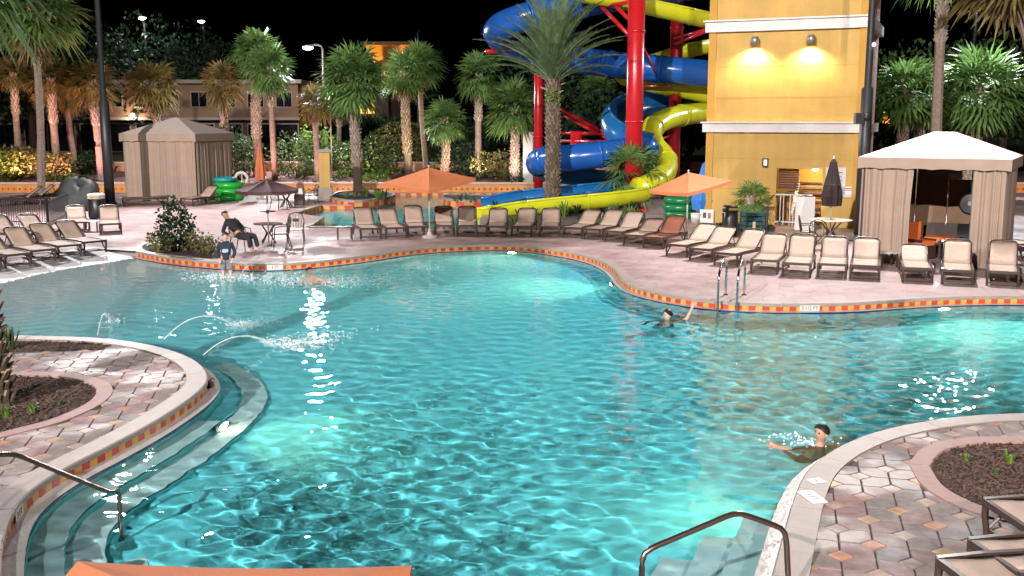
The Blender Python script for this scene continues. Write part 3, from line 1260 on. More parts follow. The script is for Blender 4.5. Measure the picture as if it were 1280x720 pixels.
# pointed conifer
top = A(522, 36, 84)
cf = thing('conifer', 'dark pointed conifer rising beside the orange gable', 'tree', (top.x, 84, 1.0))
rr = np.random.default_rng(9)
mb = MB()
hh = top.z - 1.0
for i in range(240):
    u = rr.random() ** .7
    z = hh * (1 - u * .6)
    l = .25 + 2.1 * u
    a = rr.uniform(0, 6.28)
    dx, dy = math.cos(a), math.sin(a)
    w = .16
    mb.add([(0, 0, z), (dx * l * .6 - dy * w, dy * l * .6 + dx * w, z + .02 * l), (dx * l, dy * l, z - .1 + .15 * l), (dx * l * .6 + dy * w, dy * l * .6 - dx * w, z + .02 * l)], [(0, 1, 2, 3)])
mb.build('crown', M_leafd, cf)
MB().tube([(0, 0, -.1), (0, 0, hh * .97)], [.2, .04], 6).build('trunk', M_stem, cf)

# ------------------------------------------------------------------ palms
M_trunk = mat('palm_trunk', (.22, .165, .13), .9, .35, 9, .9, 25)
M_boot = mat('palm_boots', (.36, .29, .22), .9, .3, 7, rnd=.3)
M_frond = mat('fan_frond', (.12, .22, .06), .5, .2, 4, rnd=.4, trans=.25)
M_frondy = mat('yellow_brown_frond', (.2, .15, .045), .55, .25, 4, rnd=.4, trans=.25)  # yellow-brown tone for the left crowns and the right edge palm
M_frondd = mat('date_frond', (.15, .22, .10), .5, .2, 3, rnd=.3, trans=.2)


def fan_crown_mesh(seed, n=50, m=None, el0=82, span=135):
    r = np.random.default_rng(seed)
    V, F = [], []
    for i in range(n):
        az = i * 2.39996 + r.uniform(-.3, .3)
        el = R(el0) - (i / n) ** .85 * R(span) + r.uniform(-.15, .15)
        pl_ = r.uniform(.55, .8)
        d = np.array([math.cos(az) * math.cos(el), math.sin(az) * math.cos(el), math.sin(el)])
        side = np.array([-math.sin(az), math.cos(az), 0])
        up = np.cross(d, side) * -1
        hub = d * pl_ - np.array([0, 0, .10 * pl_])
        k = len(V)
        V += [tuple(side * -.025), tuple(side * .025), tuple(hub + side * .02), tuple(hub - side * .02)]
        F.append((k, k + 1, k + 2, k + 3))
        ns = 17
        Lf = r.uniform(.75, 1.0)
        tw = r.uniform(-.25, .25)
        for s in range(ns):
            a = (s / (ns - 1) - .5) * R(215)
            fold = .16 * abs(math.sin(a)) + .05 * ((s % 2) * 2 - 1)
            e = d * math.cos(a) + side * math.sin(a) + up * (fold + tw * math.sin(a))
            e /= np.linalg.norm(e)
            l = Lf * (.72 + .28 * math.cos(a * .8)) * r.uniform(.9, 1.05)
            w = np.cross(e, up)
            w = w / (np.linalg.norm(w) + 1e-9)
            mid = hub + e * l * .58 - np.array([0, 0, .04 * l])
            tip = hub + e * l - np.array([0, 0, (.16 + .16 * r.random()) * l])
            k = len(V)
            V += [tuple(hub), tuple(mid + w * .042), tuple(tip), tuple(mid - w * .042)]
            F.append((k, k + 1, k + 2, k + 3))
    me = bpy.data.meshes.new('crown')
    me.from_pydata([tuple(map(float, p)) for p in V], [], F)
    me.materials.append(m or M_frond)
    return me


CROWNS = [fan_crown_mesh(11), fan_crown_mesh(12, 44), fan_crown_mesh(13, 54)]
CROWNY = [fan_crown_mesh(14, 46, M_frondy), fan_crown_mesh(15, 40, M_frondy)]
M_dead = mat('dead_frond', (.17, .11, .055), .8, .25, 4, rnd=.4, trans=.15)
SKIRTS = [fan_crown_mesh(18, 11, M_dead, -48, 30), fan_crown_mesh(19, 8, M_dead, -55, 26)]
CROWNS_S = [fan_crown_mesh(16, 26), fan_crown_mesh(17, 22)]


M_trunkd = mat('date_trunk', (.09, .065, .045), .9, .35, 9, .9, 25)
M_bootd = mat('date_boots', (.17, .125, .085), .9, .3, 7, rnd=.4)


def trunk_build(base, top, r0, r1, parent, boots=.0, seed=0, boot_w=.13, name='trunk', mats=None):
    r = random.Random(seed)
    base, top = Vector(base), Vector(top)
    n = 14
    bow = Vector((r.uniform(-.12, .12), r.uniform(-.1, .1), 0))
    pts = [base.lerp(top, i / n) + bow * math.sin(PI * i / n) for i in range(n + 1)]
    rs = [(r0 + (r1 - r0) * i / n) * (1.18 if i == 0 else 1) * r.uniform(.95, 1.05) for i in range(n + 1)]
    mb = MB()
    mb.tube(pts, rs, 9)
    H = (top - base).length
    if boots > 0:
        zs = 1 - boots
        rows = int(H * boots / .17) + 1
        for i in range(rows):
            u = zs + boots * (i + .5) / rows
            c = base.lerp(top, u) + bow * math.sin(PI * u)
            rad = (r0 + (r1 - r0) * u)
            kk = max(7, int(2 * PI * rad / boot_w))
            for q in range(kk):
                a = 2 * PI * (q + .5 * (i % 2)) / kk + r.uniform(-.1, .1)
                d = Vector((math.cos(a), math.sin(a), 0))
                s = Vector((-d.y, d.x, 0)) * boot_w * .42
                l = .2 * r.uniform(.8, 1.25)
                o_ = r.uniform(.06, .11)
                p0 = c + d * rad * .92
                tip = c + d * (rad + o_) + Vector((0, 0, l))
                mb.add([p0 - s, p0 + s, tip + s * .55, tip - s * .55, p0 + Vector((0, 0, l * .9))], [(0, 1, 2, 3), (3, 2, 4), (1, 4, 2), (0, 3, 4)], 1)
    return mb.build(name, mats or [M_trunk, M_boot], parent)


def palm(label, bx, Y_, cx, cy, scale=1., yellow=False, boots=.45, r0=.2, k=0, group='fan palms behind the deck', zb=None, crown=None, skirt=True):
    zb = tz(Y_) if zb is None else zb
    top = A(cx, cy, Y_)
    # base x from pixel at ground level
    dummy = A(bx, 200, Y_)
    t = thing('fan_palm', label, 'palm', (dummy.x, Y_, zb), 0, group)
    rel = Vector((top.x - dummy.x, 0, top.z - zb))
    trunk_build((0, 0, -.1), rel, r0, r0 * .82, t, boots, k)
    src = crown or (CROWNY if yellow else CROWNS)
    c = link('crown', src[k % len(src)], t, rel + Vector((0, 0, .05)), k * 1.7)
    c.scale = (scale * random.uniform(.92, 1.08), scale * random.uniform(.92, 1.08), scale * random.uniform(.9, 1.1))
    c.rotation_euler = (random.uniform(-.16, .16), random.uniform(-.16, .16), k * 1.7)
    if k % 2 == 0 or k in (5, 9, 13):
        d = link('dead_fronds', SKIRTS[k % 4 // 2], t, rel - Vector((0, 0, .1)), k * 2.1)
        d.scale = (scale * .62, scale * .62, scale * .8)
    return t


P = palm
P('fan palm with grey pink trunk left of the left bank bushes', 25, 58, 17, 92, .85, True, .4, .19, 1)
P('tall fan palm with dark trunk and high crown by the left mast', 48, 52, 40, 12, 2.0, False, .3, .2, 2)
P('fan palm with pink lit trunk above the olive bushes', 72, 58, 64, 100, 1.1, True, .45, .22, 3)
P('short fan palm with smooth pink trunk next to the left mast', 95, 59.5, 84, 118, .9, True, .15, .2, 4)
P('fan palm with thick pink trunk and yellow crown behind the left mast', 128, 57, 115, 104, 1.12, True, .45, .3, 5)
P('fan palm with broad yellow crown above the closed cabana roof', 200, 60, 190, 106, 1.25, True, .5, .2, 6)
P('fan palm with pink booted trunk right of the closed cabana', 284, 58, 279, 105, 1.05, True, .55, .19, 7)
P('tall green fan palm with pale booted trunk by the hotel wing end', 322, 59, 319, 66, 1.2, False, .7, .26, 8)
P('green fan palm with smooth pink trunk over the closed orange umbrella', 343, 57, 337, 86, 1.1, False, .35, .17, 9)
P('small fan palm with dark pink trunk left of the yellow pillar', 397, 56, 393, 130, .85, True, .3, .19, 10)
P('big green fan palm with booted trunk on the river island planter', 447, 52.5, 441, 100, 1.45, False, .75, .24, 11, zb=.25)
P('pale green small fan palm behind the yellow pillar', 424, 62.5, 424, 128, .8, False, .4, .16, 12)
P('fan palm with double trunk look beside the dome hedge', 511, 60, 506, 92, 1.15, False, .8, .24, 13)
P('slim trunked fan palm leaning over the dome hedge', 533, 62, 525, 82, 1.1, False, .25, .18, 14)
P('small fan palm with short orange trunk under the orange umbrella edge', 555, 57, 555, 150, .95, False, .9, .2, 15)
P('fan palm with slim grey trunk left of the date palm', 598, 58, 599, 94, 1.15, False, .45, .2, 16)
P('bushy fan palm with white booted trunk beside the blue slide', 643, 56, 644, 136, 1.3, False, .95, .22, 17)
P('small distant fan palm seen through the red slide beams', 748, 72, 748, 112, 1.1, False, .3, .2, 18)
P('bushy fan palm with two short trunks behind the open cabana, nearer the tower', 1122, 50, 1135, 112, 1.45, False, .95, .25, 19, zb=0)
P('bushy wide fan palm behind the open cabana roof, beside the far mast', 1210, 50, 1226, 112, 1.7, False, .9, .25, 20, zb=0)
P('tall pale palm trunk with white boots rising behind the open cabana', 1172, 46, 1184, -75, 1.8, False, .38, .25, 21, zb=0)
P('tall fan palm with brown hanging fronds by the right edge', 1330, 42, 1262, -46, 1.7, True, .2, .22, 22, zb=0)
P('extra short palm trunk beside the bushy palm behind the open cabana', 1146, 51, 1150, 126, 1.2, False, .95, .24, 23, zb=0)
# near palm at the left edge, in the round bed
b_ = G(-6, 505)
t = thing('fan_palm', 'rough trunked palm in the round mulch bed on the left island', 'palm', b_)
trunk_build((0, 0, -.1), (-1.0, .5, 6.6), .22, .19, t, 1., 77, .085, mats=[M_trunkd, M_bootd])
c = link('crown', CROWNS[2], t, (-1.0, .5, 6.7))
c.scale = (1.6,) * 3

# date palm behind the lounger row: every frond its own part
def date_frond(seed, L_=3.9):
    r = random.Random(seed)
    pts = []
    for i in range(15):
        u = i / 14
        pts.append(Vector((L_ * u * (1 - .10 * u), 0, L_ * (.24 * u - .42 * u * u))))
    mb = MB()
    mb.tube(pts, [.035 * (1 - .85 * i / 14) + .004 for i in range(15)], 5)
    for i in range(58):
        u = .12 + .88 * i / 57
        f = u * 14
        k = min(13, int(f))
        p = pts[k].lerp(pts[k + 1], f - k)
        t_ = (pts[k + 1] - pts[k]).normalized()
        ll = .52 * math.sin(PI * (.18 + .74 * u)) ** .8 * r.uniform(.85, 1.1)
        for s in (-1, 1):
            d = (t_ * .75 + Vector((0, s * .8, .28 + r.uniform(-.15, .15)))).normalized()
            w = t_ * .03
            mid = p + d * ll * .5
            tip = p + d * ll - Vector((0, 0, .05))
            mb.add([p, mid + w, tip, mid - w], [(0, 1, 2, 3)])
    return mb.mesh('frond', M_frondd)


FR = [date_frond(s) for s in range(4)]
bp = G(690, 264)
dp = thing('date_palm', 'tall feathery date palm with scaly trunk behind the lounger row', 'palm', bp)
tp = A(691, 98, bp.y) - bp
trunk_build((0, 0, -.1), (tp.x, 0, tp.z), .29, .27, dp, .98, 5, .15, mats=[M_trunkd, M_bootd])
rd = random.Random(4)
for i in range(52):
    az = i * 2.39996
    u = i / 52
    el = R(84) - u ** 1.0 * R(66) + rd.uniform(-.08, .08)
    o = link('frond', FR[i % 4], dp, (tp.x + .1 * math.cos(az), .1 * math.sin(az), tp.z + .1 - .3 * u))
    o.rotation_euler = (0, -el, az)
    s = rd.uniform(.9, 1.12) * (1 - .15 * u)
    o.scale = (s, s, s)
for i in range(9):
    a = i * .7
    o = link('frond_stub', MB().tube([(0, 0, 0), (.3, 0, .25), (.55, 0, .32)], [.06, .04, .015], 5).mesh('frond_stub', M_boot), dp, (tp.x, 0, tp.z - .5 - .04 * i))
    o.rotation_euler = (0, 0, a)
bush('yellow green fern growing on the date palm trunk', bp + Vector((tp.x + .05, -.25, tp.z - 1.0)), (.42, .3, .3), 170, .14, M_leafl, 71, 'trunk_fern', None, 3, 'fern')

# young palms
for k, (px, py, cy, s_, lb) in enumerate([(788, 262, 214, .95, 'young palm in the bed before the yellow slide'), (938, 284, 247, .48, 'young bright palm in the tower bed behind the trash can')]):
    b = G(px, py)
    t = thing('young_palm', lb, 'palm', b)
    h = A(px, cy, b.y).z
    trunk_build((0, 0, -.1), (0, 0, h), .13, .1, t, .9, 90 + k)
    c = link('crown', CROWNS_S[k], t, (0, 0, h))
    c.scale = (s_ * 1.25,) * 3
# strappy plants in the palm bed in front of the slide
def strappy(label, loc, n, L_, m, seed, group=None, name='strappy_plant'):
    r = random.Random(seed)
    mb = MB()
    for i in range(n):
        a = r.uniform(0, 6.28)
        d = Vector((math.cos(a), math.sin(a), 0))
        s = Vector((-d.y, d.x, 0)) * .022 * (L_ + .4)
        l = L_ * r.uniform(.6, 1.1)
        o_ = r.uniform(.25, .8)
        p0, p1, p2 = d * .03, d * l * o_ * .5 + Vector((0, 0, l * .7)), d * l * o_ + Vector((0, 0, l * (.95 - .5 * o_)))
        mb.add([p0 - s, p0 + s, p1 + s * .8, p1 - s * .8, p2], [(0, 1, 2, 3), (3, 2, 4)])
    o = mb.build(name, m, None)
    o.location = loc
    tag(o, label, 'plant', group)
    return o


for k in range(26):
    px, py = random.uniform(618, 798), random.uniform(264, 283)
    p = G(px, py)
    m_ = random.choice([M_leaf, M_leafd, M_leafl])
    strappy({'green_leaf': 'mid green', 'lime_leaf': 'lime', 'dark_leaf': 'dark green'}[m_.name] + ' strappy plant in the bed behind the loungers', p - Vector((0, 0, .03)), 26, random.uniform(.45, .9), m_, 600 + k, 'strappy plants in the palm bed')
for k in range(12):
    px, py = random.uniform(898, 960), random.uniform(283, 294)
    strappy('low strappy plant in the bed at the tower foot', G(px, py) - Vector((0, 0, .03)), 18, random.uniform(.2, .38), random.choice([M_leaf, M_leafd]), 640 + k, 'plants in the tower bed')
for k in range(9):
    px, py = random.uniform(425, 485), random.uniform(245, 250)
    strappy('green ground plant in the river island planter', G(px, py, .22), 30, random.uniform(.35, .6), random.choice([M_leaf, M_leafl]), 660 + k, 'plants in the river island planter')
for k, (px, py, m_) in enumerate([(8, 520, M_leafl), (42, 515, M_leafl), (75, 505, M_leaf)]):
    strappy(['tuft of lime grass by the palm trunk foot', 'tuft of lime grass in the middle of the round bed', 'tiny green sprout near the round bed rim'][k], G(px, py) - Vector((0, 0, .03)), 16 if k < 2 else 8, .2 if k < 2 else .14, m_, 680 + k)
strappy('green weed growing in the narrow edge bed', G(14, 436) - Vector((0, 0, .03)), 40, .5, M_leaf, 685)
for k, (px, py, m_, n_, lb) in enumerate([(1208, 576, M_leafl, 14, 'yellow green sprig at the left end of the near mulch bed'), (1262, 577, M_leafl, 16, 'lime and orange bromeliad in the near mulch bed'), (1245, 590, M_leaf, 12, 'flat green rosette in the near mulch bed')]):
    strappy(lb, G(px, py) - Vector((0, 0, .03)), n_, [.14, .2, .1][k], m_, 690 + k)
# loose bark chips on the near beds
def chips(name, poly, n, seed):
    r = random.Random(seed)
    xs, ys = [p[0] for p in poly], [p[1] for p in poly]
    mb = MB()
    while n > 0:
        x, y = r.uniform(min(xs), max(xs)), r.uniform(min(ys), max(ys))
        if not inpoly((x, y), poly):
            continue
        n -= 1
        M3 = Matrix.Rotation(r.uniform(-.6, .6), 3, 'X') @ Matrix.Rotation(r.uniform(-.6, .6), 3, 'Y')
        mb.box((x, y, -.012 + r.uniform(0, .015)), (r.uniform(.03, .09), r.uniform(.01, .025), .01), r.uniform(0, 3.1), M3)
    return struct(mb.build(name, mat('bark_chip', (.075, .04, .028), .9, rnd=.6)), 'stuff')


chips('bark_mulch', PL_RIGHT, 2600, 1)
chips('left_bark_mulch', PL_LEFT, 1800, 2)
chips('edge_bark_mulch', PL_LTOP, 500, 3)

# shrub bed by the beach entry
p = G(220, 313)
bush('tall dark leafy shrub in the curbed bed by the beach entry', p, (.52, .5, .72), 900, .14, M_leafd, 720, 'shrub', None, 6, 'shrub')
for k, (px, py, s_) in enumerate([(196, 311, .4), (247, 315, .45), (262, 318, .35), (237, 312, .35), (206, 315, .3)]):
    bush('low yellow green plant at the foot of the dark shrub', G(px, py), (s_, s_ * .8, s_ * .7), 220, .11, M_leafy, 730 + k, 'low_shrub', 'low plants around the dark shrub', 4, 'plant')

# ------------------------------------------------------------------ yellow slide tower
M_yel = mat('yellow_stucco', (.50, .315, .09), .85, .15, .45, .35, 25)
M_yel2 = mat('deep_yellow_stucco', (.46, .25, .045), .85, .08, .8, .3, 25)
nt_ = M_yel.node_tree
_tc, _mp, _no, _mr, _mx = [nt_.nodes.new('ShaderNode' + k) for k in ('TexCoord', 'Mapping', 'TexNoise', 'MapRange', 'Mix')]
_mp.inputs['Scale'].default_value = (2.6, 2.6, .22)
_no.inputs['Scale'].default_value = 1.6
_no.inputs['Detail'].default_value = 6
_mr.inputs[1].default_value, _mr.inputs[2].default_value, _mr.inputs[3].default_value, _mr.inputs[4].default_value = .3, .62, .93, 1.02
_mx.data_type, _mx.blend_type = 'RGBA', 'MULTIPLY'
_mx.inputs[0].default_value = 1
_b = nt_.nodes['Principled BSDF']
_src = _b.inputs['Base Color'].links[0].from_socket
nt_.links.new(_tc.outputs['Object'], _mp.inputs[0])
nt_.links.new(_mp.outputs[0], _no.inputs['Vector'])
nt_.links.new(_no.outputs['Fac'], _mr.inputs[0])
nt_.links.new(_src, _mx.inputs[6])
nt_.links.new(_mr.outputs[0], _mx.inputs[7])
nt_.links.new(_mx.outputs[2], _b.inputs['Base Color'])
M_white = mat('white_paint', (.55, .53, .5), .5, .05, 3)
M_band = mat('pale_grey_band', (.58, .55, .52), .6, .08, 2)
M_brickred = mat('brick_red_paint', (.33, .1, .06), .8, .1, 2)
TL = Vector((7.20, 38.4, 0))
TRr = Vector((12.25, 36.2, 0))
tdir = (TRr - TL)
TWd = tdir.length
trz = math.atan2(tdir.y, tdir.x)
tw = thing('slide_tower', 'yellow stucco slide tower with two pale bands and wall lamps', 'tower', TL, trz)
TH_ = 11.5
D_ = 4.6
# local x along the facade, local y into the tower; doorway from d0 to d1
dz1 = 2.08


def tlx(px, py=240):
    """facade coordinate of a pixel column"""
    d = ray(px, py)
    # intersect ray ground track with the facade line
    a = np.array([[d.x, -tdir.x / TWd], [d.y, -tdir.y / TWd]])
    s = np.linalg.solve(a, np.array([TL.x, TL.y]))
    return float(s[1]), float(CAMZ + d.z * s[0])


d0, _ = tlx(970)
d1, _ = tlx(1027)
MB().box((d0 / 2, .12, TH_ / 2), (d0, .24, TH_)).box(((d1 + TWd) / 2, .12, TH_ / 2), (TWd - d1, .24, TH_)).box(((d0 + d1) / 2, .12, (TH_ + dz1) / 2), (d1 - d0, .24, TH_ - dz1)).build('front_wall', M_yel, tw)
MB().box((.12, D_ / 2 + .121, TH_ / 2), (.236, D_ - .24, TH_)).build('side_wall', M_yel, tw)
MB().box((TWd - .12, D_ / 2 + .121, TH_ / 2), (.236, D_ - .24, TH_)).build('side_wall', M_brickred, tw)
MB().box((TWd / 2, D_ + .12, TH_ / 2), (TWd, .24, TH_)).build('back_wall', M_yel, tw)
MB().box((TWd / 2, D_ / 2 + .12, TH_ + .1), (TWd + .5, D_ + .7, .2)).build('roof', M_band, tw)
MB().box((TWd / 2, D_ / 2, 3.1), (TWd - .5, D_ - .3, .2)).build('landing', M_yel2, tw)
# pilaster edge strips
for x in (.16, TWd - .12):
    MB().box((x, -.03, TH_ / 2), (.26, .06, TH_)).build('corner_strip', M_yel2, tw)
for z_, h_ in ((3.52, .32), (7.12, .36)):
    b_ = MB().box((TWd / 2, -.04, z_), (TWd + .22, .26, h_)).build('band', M_band, tw)
    MB().box((TWd / 2, -.07, z_ + h_ / 2 + .03), (TWd + .34, .38, .06)).build('band_cap', M_band, b_)
    MB().box((TWd + .09, D_ / 2, z_), (.2, D_, h_)).build('band_return', M_band, b_)
# scored stucco joints
for z_ in (1.3, 2.4, 4.6, 5.7, 8.6, 9.8):
    MB().box((TWd / 2, -.001, z_), (TWd - .6, .006, .018)).build('score_line', M_yel2, tw)
# interior: far wall, stair and slats
xm = (d0 + d1) / 2
MB().box((xm, 2.2, 1.05), (d1 - d0 + 1.2, .1, 2.1)).build('inner_wall', M_yel2, tw)
st = MB().box((d0 + .5, 1.4, .9), (.1, 1.8, .16), 0, Matrix.Rotation(R(38), 3, 'X')).build('stair_string', M_white, tw)
for k in range(8):
    MB().box((d0 + .95, .7 + k * .2, .2 + k * .18), (.95, .24, .05)).build('stair_tread', mat('stair_brown', (.12, .06, .05), .7), tw)
for k in range(9):
    MB().box((d0 + .36, .5, 1.28 + k * .09), (.72, .03, .065), 0, Matrix.Rotation(R(25), 3, 'X')).build('slat', MATS['stair_brown'], tw)
lf = MB().lathe([(.12, 2.99), (.12, 2.94), (.05, 2.9)], (xm + .4, 1.2, -.95), 12).build('stair_lamp', mat('stair_lamp_face', (1, .9, .7), .5, emit=(1, .85, .55), estr=4), tw)
point('stair_lamp_light', Matrix.Translation(TL) @ Matrix.Rotation(trz, 4, 'Z') @ Vector((xm + .4, 1.2, 1.85)), 90, (1, .85, .55))
# gate railing in the doorway
for k in range(11):
    MB().box((d0 + .06 + k * .115, -.02, .58), (.028, .028, 1.12)).build('gate_picket', M_white if k % 3 else M_black, tw)
for z_ in (1.13, .14):
    MB().box((d0 + .65, -.02, z_), (1.3, .05, .05)).build('gate_rail', M_white, tw)
# wall lamps
M_lampmetal = mat('lamp_metal', (.25, .24, .22), .4, metal=.6)
M_warm = mat('lamp_face', (1, .9, .6), .5, emit=(1, .86, .5), estr=18)
for px, py in ((945, 52), (1015, 50)):
    x, z = tlx(px, py)
    lf = MB().lathe([(.10, .16), (.15, .1), (.16, -.14), (.13, -.14), (.12, 0)], (x, -.22, z), 14, cap=False).build('wall_lamp', M_lampmetal, tw, True)
    MB().box((x, -.04, z + .06), (.12, .2, .12)).build('bracket', M_lampmetal, lf)
    MB().lathe([(.001, -.1), (.115, -.1)], (x, -.22, z), 14, cap=False).build('lamp_face', M_warm, lf)
    wp = Matrix.Translation(TL) @ Matrix.Rotation(trz, 4, 'Z') @ Vector((x, -.24, z - .22))
    spot('wall_lamp_light', wp, wp + Vector((0, .12, -1)).xyz, 420, (1, .86, .48), 150, .07, .8)
x, z = tlx(957, 203)
lb_ = MB().box((x, -.08, z), (.2, .14, .3)).build('door_lamp', M_black, tw)
MB().box((x + .02, -.16, z), (.11, .03, .2)).build('lamp_face', mat('lamp_dim', (.8, .8, .75), .5, emit=(1, .95, .8), estr=.6), lb_)


def tw_world(x, y, z):
    return Matrix.Translation(TL) @ Matrix.Rotation(trz, 4, 'Z') @ Vector((x, y, z))


# white notice boards on the tower
def text_mesh(body, size, m, align='CENTER'):
    cu = bpy.data.curves.new('text', 'FONT')
    cu.body = body
    cu.size = size
    cu.align_x = align
    cu.extrude = .001
    ob = bpy.data.objects.new('text_tmp', cu)
    COL.objects.link(ob)
    dg = bpy.context.evaluated_depsgraph_get()
    me = bpy.data.meshes.new_from_object(ob.evaluated_get(dg))
    bpy.data.objects.remove(ob)
    me.materials.clear()
    me.materials.append(m)
    return me


M_ink = mat('grey_ink', (.2, .2, .21), .7)
M_inkd = mat('navy_ink', (.03, .04, .08), .7)
for k, (xa_, xb_, ya_, yb_, lb) in enumerate([(1033, 1056, 209, 244, 'white notice board with red print on the tower wall'), (1053, 1069, 233, 247, 'small blank white board at the tower corner')]):
    x0, z1 = tlx(xa_, ya_)
    x1, z0 = tlx(xb_, yb_)
    p = tw_world((x0 + x1) / 2, -.035, z0)
    t = thing('notice_board', lb, 'sign', p, trz)
    MB().box((0, 0, (z1 - z0) / 2), (x1 - x0, .03, z1 - z0)).build('panel', M_white, t)
    for q in range(4 if k == 0 else 2):
        MB().box((0, -.018, (z1 - z0) * (.82 - q * .14)), ((x1 - x0) * (.7 - .1 * (q % 2)), .006, .03)).build('print_line', M_ink if q else mat('red_ink', (.4, .05, .04), .6), t)

# ------------------------------------------------------------------ slides
M_blue = mat('blue_fibreglass', (.012, .09, .36), .22, .12, 1.5)
M_blued = mat('blue_inner_fibreglass', (.012, .12, .32), .25, .12, 1.5)
M_yslide = mat('yellow_fibreglass', (.55, .56, .02), .25, .1, 1.5)
M_red = mat('red_steel', (.5, .012, .02), .3, .1, 1)
slide_b = thing('blue_water_slide', 'blue fibreglass tube slide winding down through red columns', 'water slide', A(760, 240, 46).xyz * Vector((1, 1, 0)).length if False else (0, 0, 0))
slide_y = thing('yellow_water_slide', 'yellow open flume slide running beside the blue slide', 'water slide', (0, 0, 0))


def spline3(pts, step=.35):
    return catmull([tuple(A(*p)) for p in pts], step)


def flume(pts, r, m, parent, closed_, flange_m=None, every=7, lip=.04, n=14, arc=(-2.05, 2.05), name='tube_section'):
    c = spline3(pts)
    c = [Vector(p) for p in c]
    seg = []
    i = 0
    while i < len(c) - 1:
        j = min(i + every, len(c) - 1)
        if len(c) - 1 - j < 3:
            j = len(c) - 1
        mb = MB()
        if closed_:
            mb.tube(c[i:j + 1], r, n + 4, cap=(i == 0 or j == len(c) - 1))
        else:
            mb.tube(c[i:j + 1], r, n, arc=arc)
            o = mb.tube(c[i:j + 1], r - .05, n, arc=arc)
        sec = mb.build(name, m, parent, True)
        # joint flange
        mf = MB()
        d = (c[j] - c[j - 1]).normalized() * .05
        if closed_:
            mf.tube([c[j] - d, c[j] + d], r + lip, n + 4)
        else:
            mf.tube([c[j] - d, c[j] + d], r + lip, n, arc=arc)
        mf.build('flange', m, sec, True)
        if not closed_:
            # rolled rims
            for s in (0, n - 1):
                mr = MB()
                q = MB().tube(c[i:j + 1], r - .02, n, arc=arc).v
                mr.tube([q[k * n + s] for k in range(j - i + 1)], .055, 6)
                mr.build('rim', m, sec, True)
        i = j
    return c


RB = .58
flume([(905, -22, 50), (800, -8, 49), (720, 6, 47.5), (655, 22, 47), (622, 38, 48.2), (640, 58, 50.5), (700, 72, 51), (760, 80, 50), (830, 87, 49), (900, 94, 49)], RB + .05, M_blue, slide_b, True)
flume([(915, 108, 52), (885, 122, 53), (840, 128, 52), (795, 133, 50), (772, 146, 48), (774, 164, 46.8), (790, 178, 46.2), (812, 185, 46)], .72, M_blued, slide_b, False, arc=(-1.4, 2.7))
flume([(812, 186, 45.8), (790, 187.5, 45.2), (760, 192, 45), (715, 197, 45), (684, 200, 45.6), (674, 203, 47)], RB, M_blue, slide_b, True)
flume([(674, 204, 47), (690, 212, 49), (740, 217, 49), (790, 221, 48), (812, 227, 46), (795, 232, 45), (750, 236, 44.4), (700, 241, 44), (650, 246, 43.8), (606, 255, 43.5)], .62, M_blued, slide_b, False, arc=(-1.5, 1.9))
flume([(725, -12, 46), (780, -3, 46), (840, 10, 46), (900, 24, 46.5)], .52, M_yslide, slide_y, False, arc=(-1.7, 1.7))
flume([(900, 26, 47), (930, 40, 50), (915, 50, 54), (870, 58, 55), (840, 66, 56), (800, 78, 56), (780, 92, 53), (810, 102, 51), (890, 117, 50.5), (925, 128, 52), (895, 140, 51)], .5, M_yslide, slide_y, False, arc=(-1.9, 1.9))
flume([(895, 140, 51), (860, 143, 50), (830, 150, 48.5), (814, 164, 47.5), (818, 182, 47), (830, 196, 46.5), (833, 210, 45.5), (822, 226, 44), (800, 237, 43)], .5, M_yslide, slide_y, True)
flume([(800, 237, 43), (770, 242, 42.4), (720, 247, 42.2), (670, 252, 42.1), (630, 257, 42), (596, 263, 41.6)], .55, M_yslide, slide_y, False, arc=(-1.75, 1.55))


def column(label, px, Y_, pt, r, pb=None):
    p = A(px, 200, Y_)
    z1 = A(px, pt, Y_).z
    z0 = 0
    t = thing('red_column', label, 'column', (p.x, Y_, z0), 0, 'red slide columns')
    MB().tube([(0, 0, 0), (0, 0, z1)], r, 18).build('shaft', M_red, t, True)
    MB().box((0, 0, .04), (r * 3.2, r * 3.2, .08)).build('base_plate', M_red, t)
    for zz in (z1 * .35, z1 * .7):
        MB().tube([(0, 0, zz - .05), (0, 0, zz + .05)], r + .035, 18).build('joint_collar', M_red, t, True)
    return t


column('thick red steel column in front of the slides', 792, 44, -60, .36)
column('red steel column close to the yellow tower', 842, 50.5, -60, .31)
column('slim red column beside the date palm trunk', 673, 52, 30, .23)
column('short red column under the red beams', 720, 50, 164, .28)


def beams(label, segs, r=.09):
    t = thing('red_beam', label, 'beam', (0, 0, 0), 0, 'red slide beams')
    for a, b in segs:
        MB().tube([A(*a), A(*b)], r, 8).build('bar', M_red, t, True)
    return t


beams('pair of level red beams joining the short column', [((690, 166, 51.5), (790, 168, 47)), ((690, 176, 51.5), (792, 178, 46))])
beams('pair of red diagonal braces falling to the lower blue slide', [((702, 137, 51.5), (768, 172, 48)), ((706, 145, 51.5), (765, 176, 48))])
beams('red arm holding the upper blue elbow', [((608, 64, 49.5), (673, 66, 52)), ((620, 60, 49), (673, 76, 52))], .1)
beams('red arm under the upper blue tube', [((673, 88, 52), (745, 87, 50.5)), ((708, 78, 51), (730, 88, 50.6))], .08)
beams('crossed red braces at the head of the thick column', [((738, -6, 47), (790, 48, 44.2)), ((748, -14, 47), (792, 30, 44.2)), ((752, 8, 46.5), (792, 2, 44.2))], .09)
beams('red bracket reaching from the rear column to the tower', [((842, 48, 50.5), (880, 38, 46)), ((842, 56, 50.5), (880, 40, 46))], .08)
beams('thin red bracket under the yellow flume', [((800, 108, 45), (838, 107, 50)), ((805, 60, 44.5), (825, 104, 50))], .05)
beams('red stub bracket holding the yellow bend', [((820, 176, 47.6), (842, 168, 50.5)), ((842, 184, 50.5), (822, 186, 47.2))], .06)

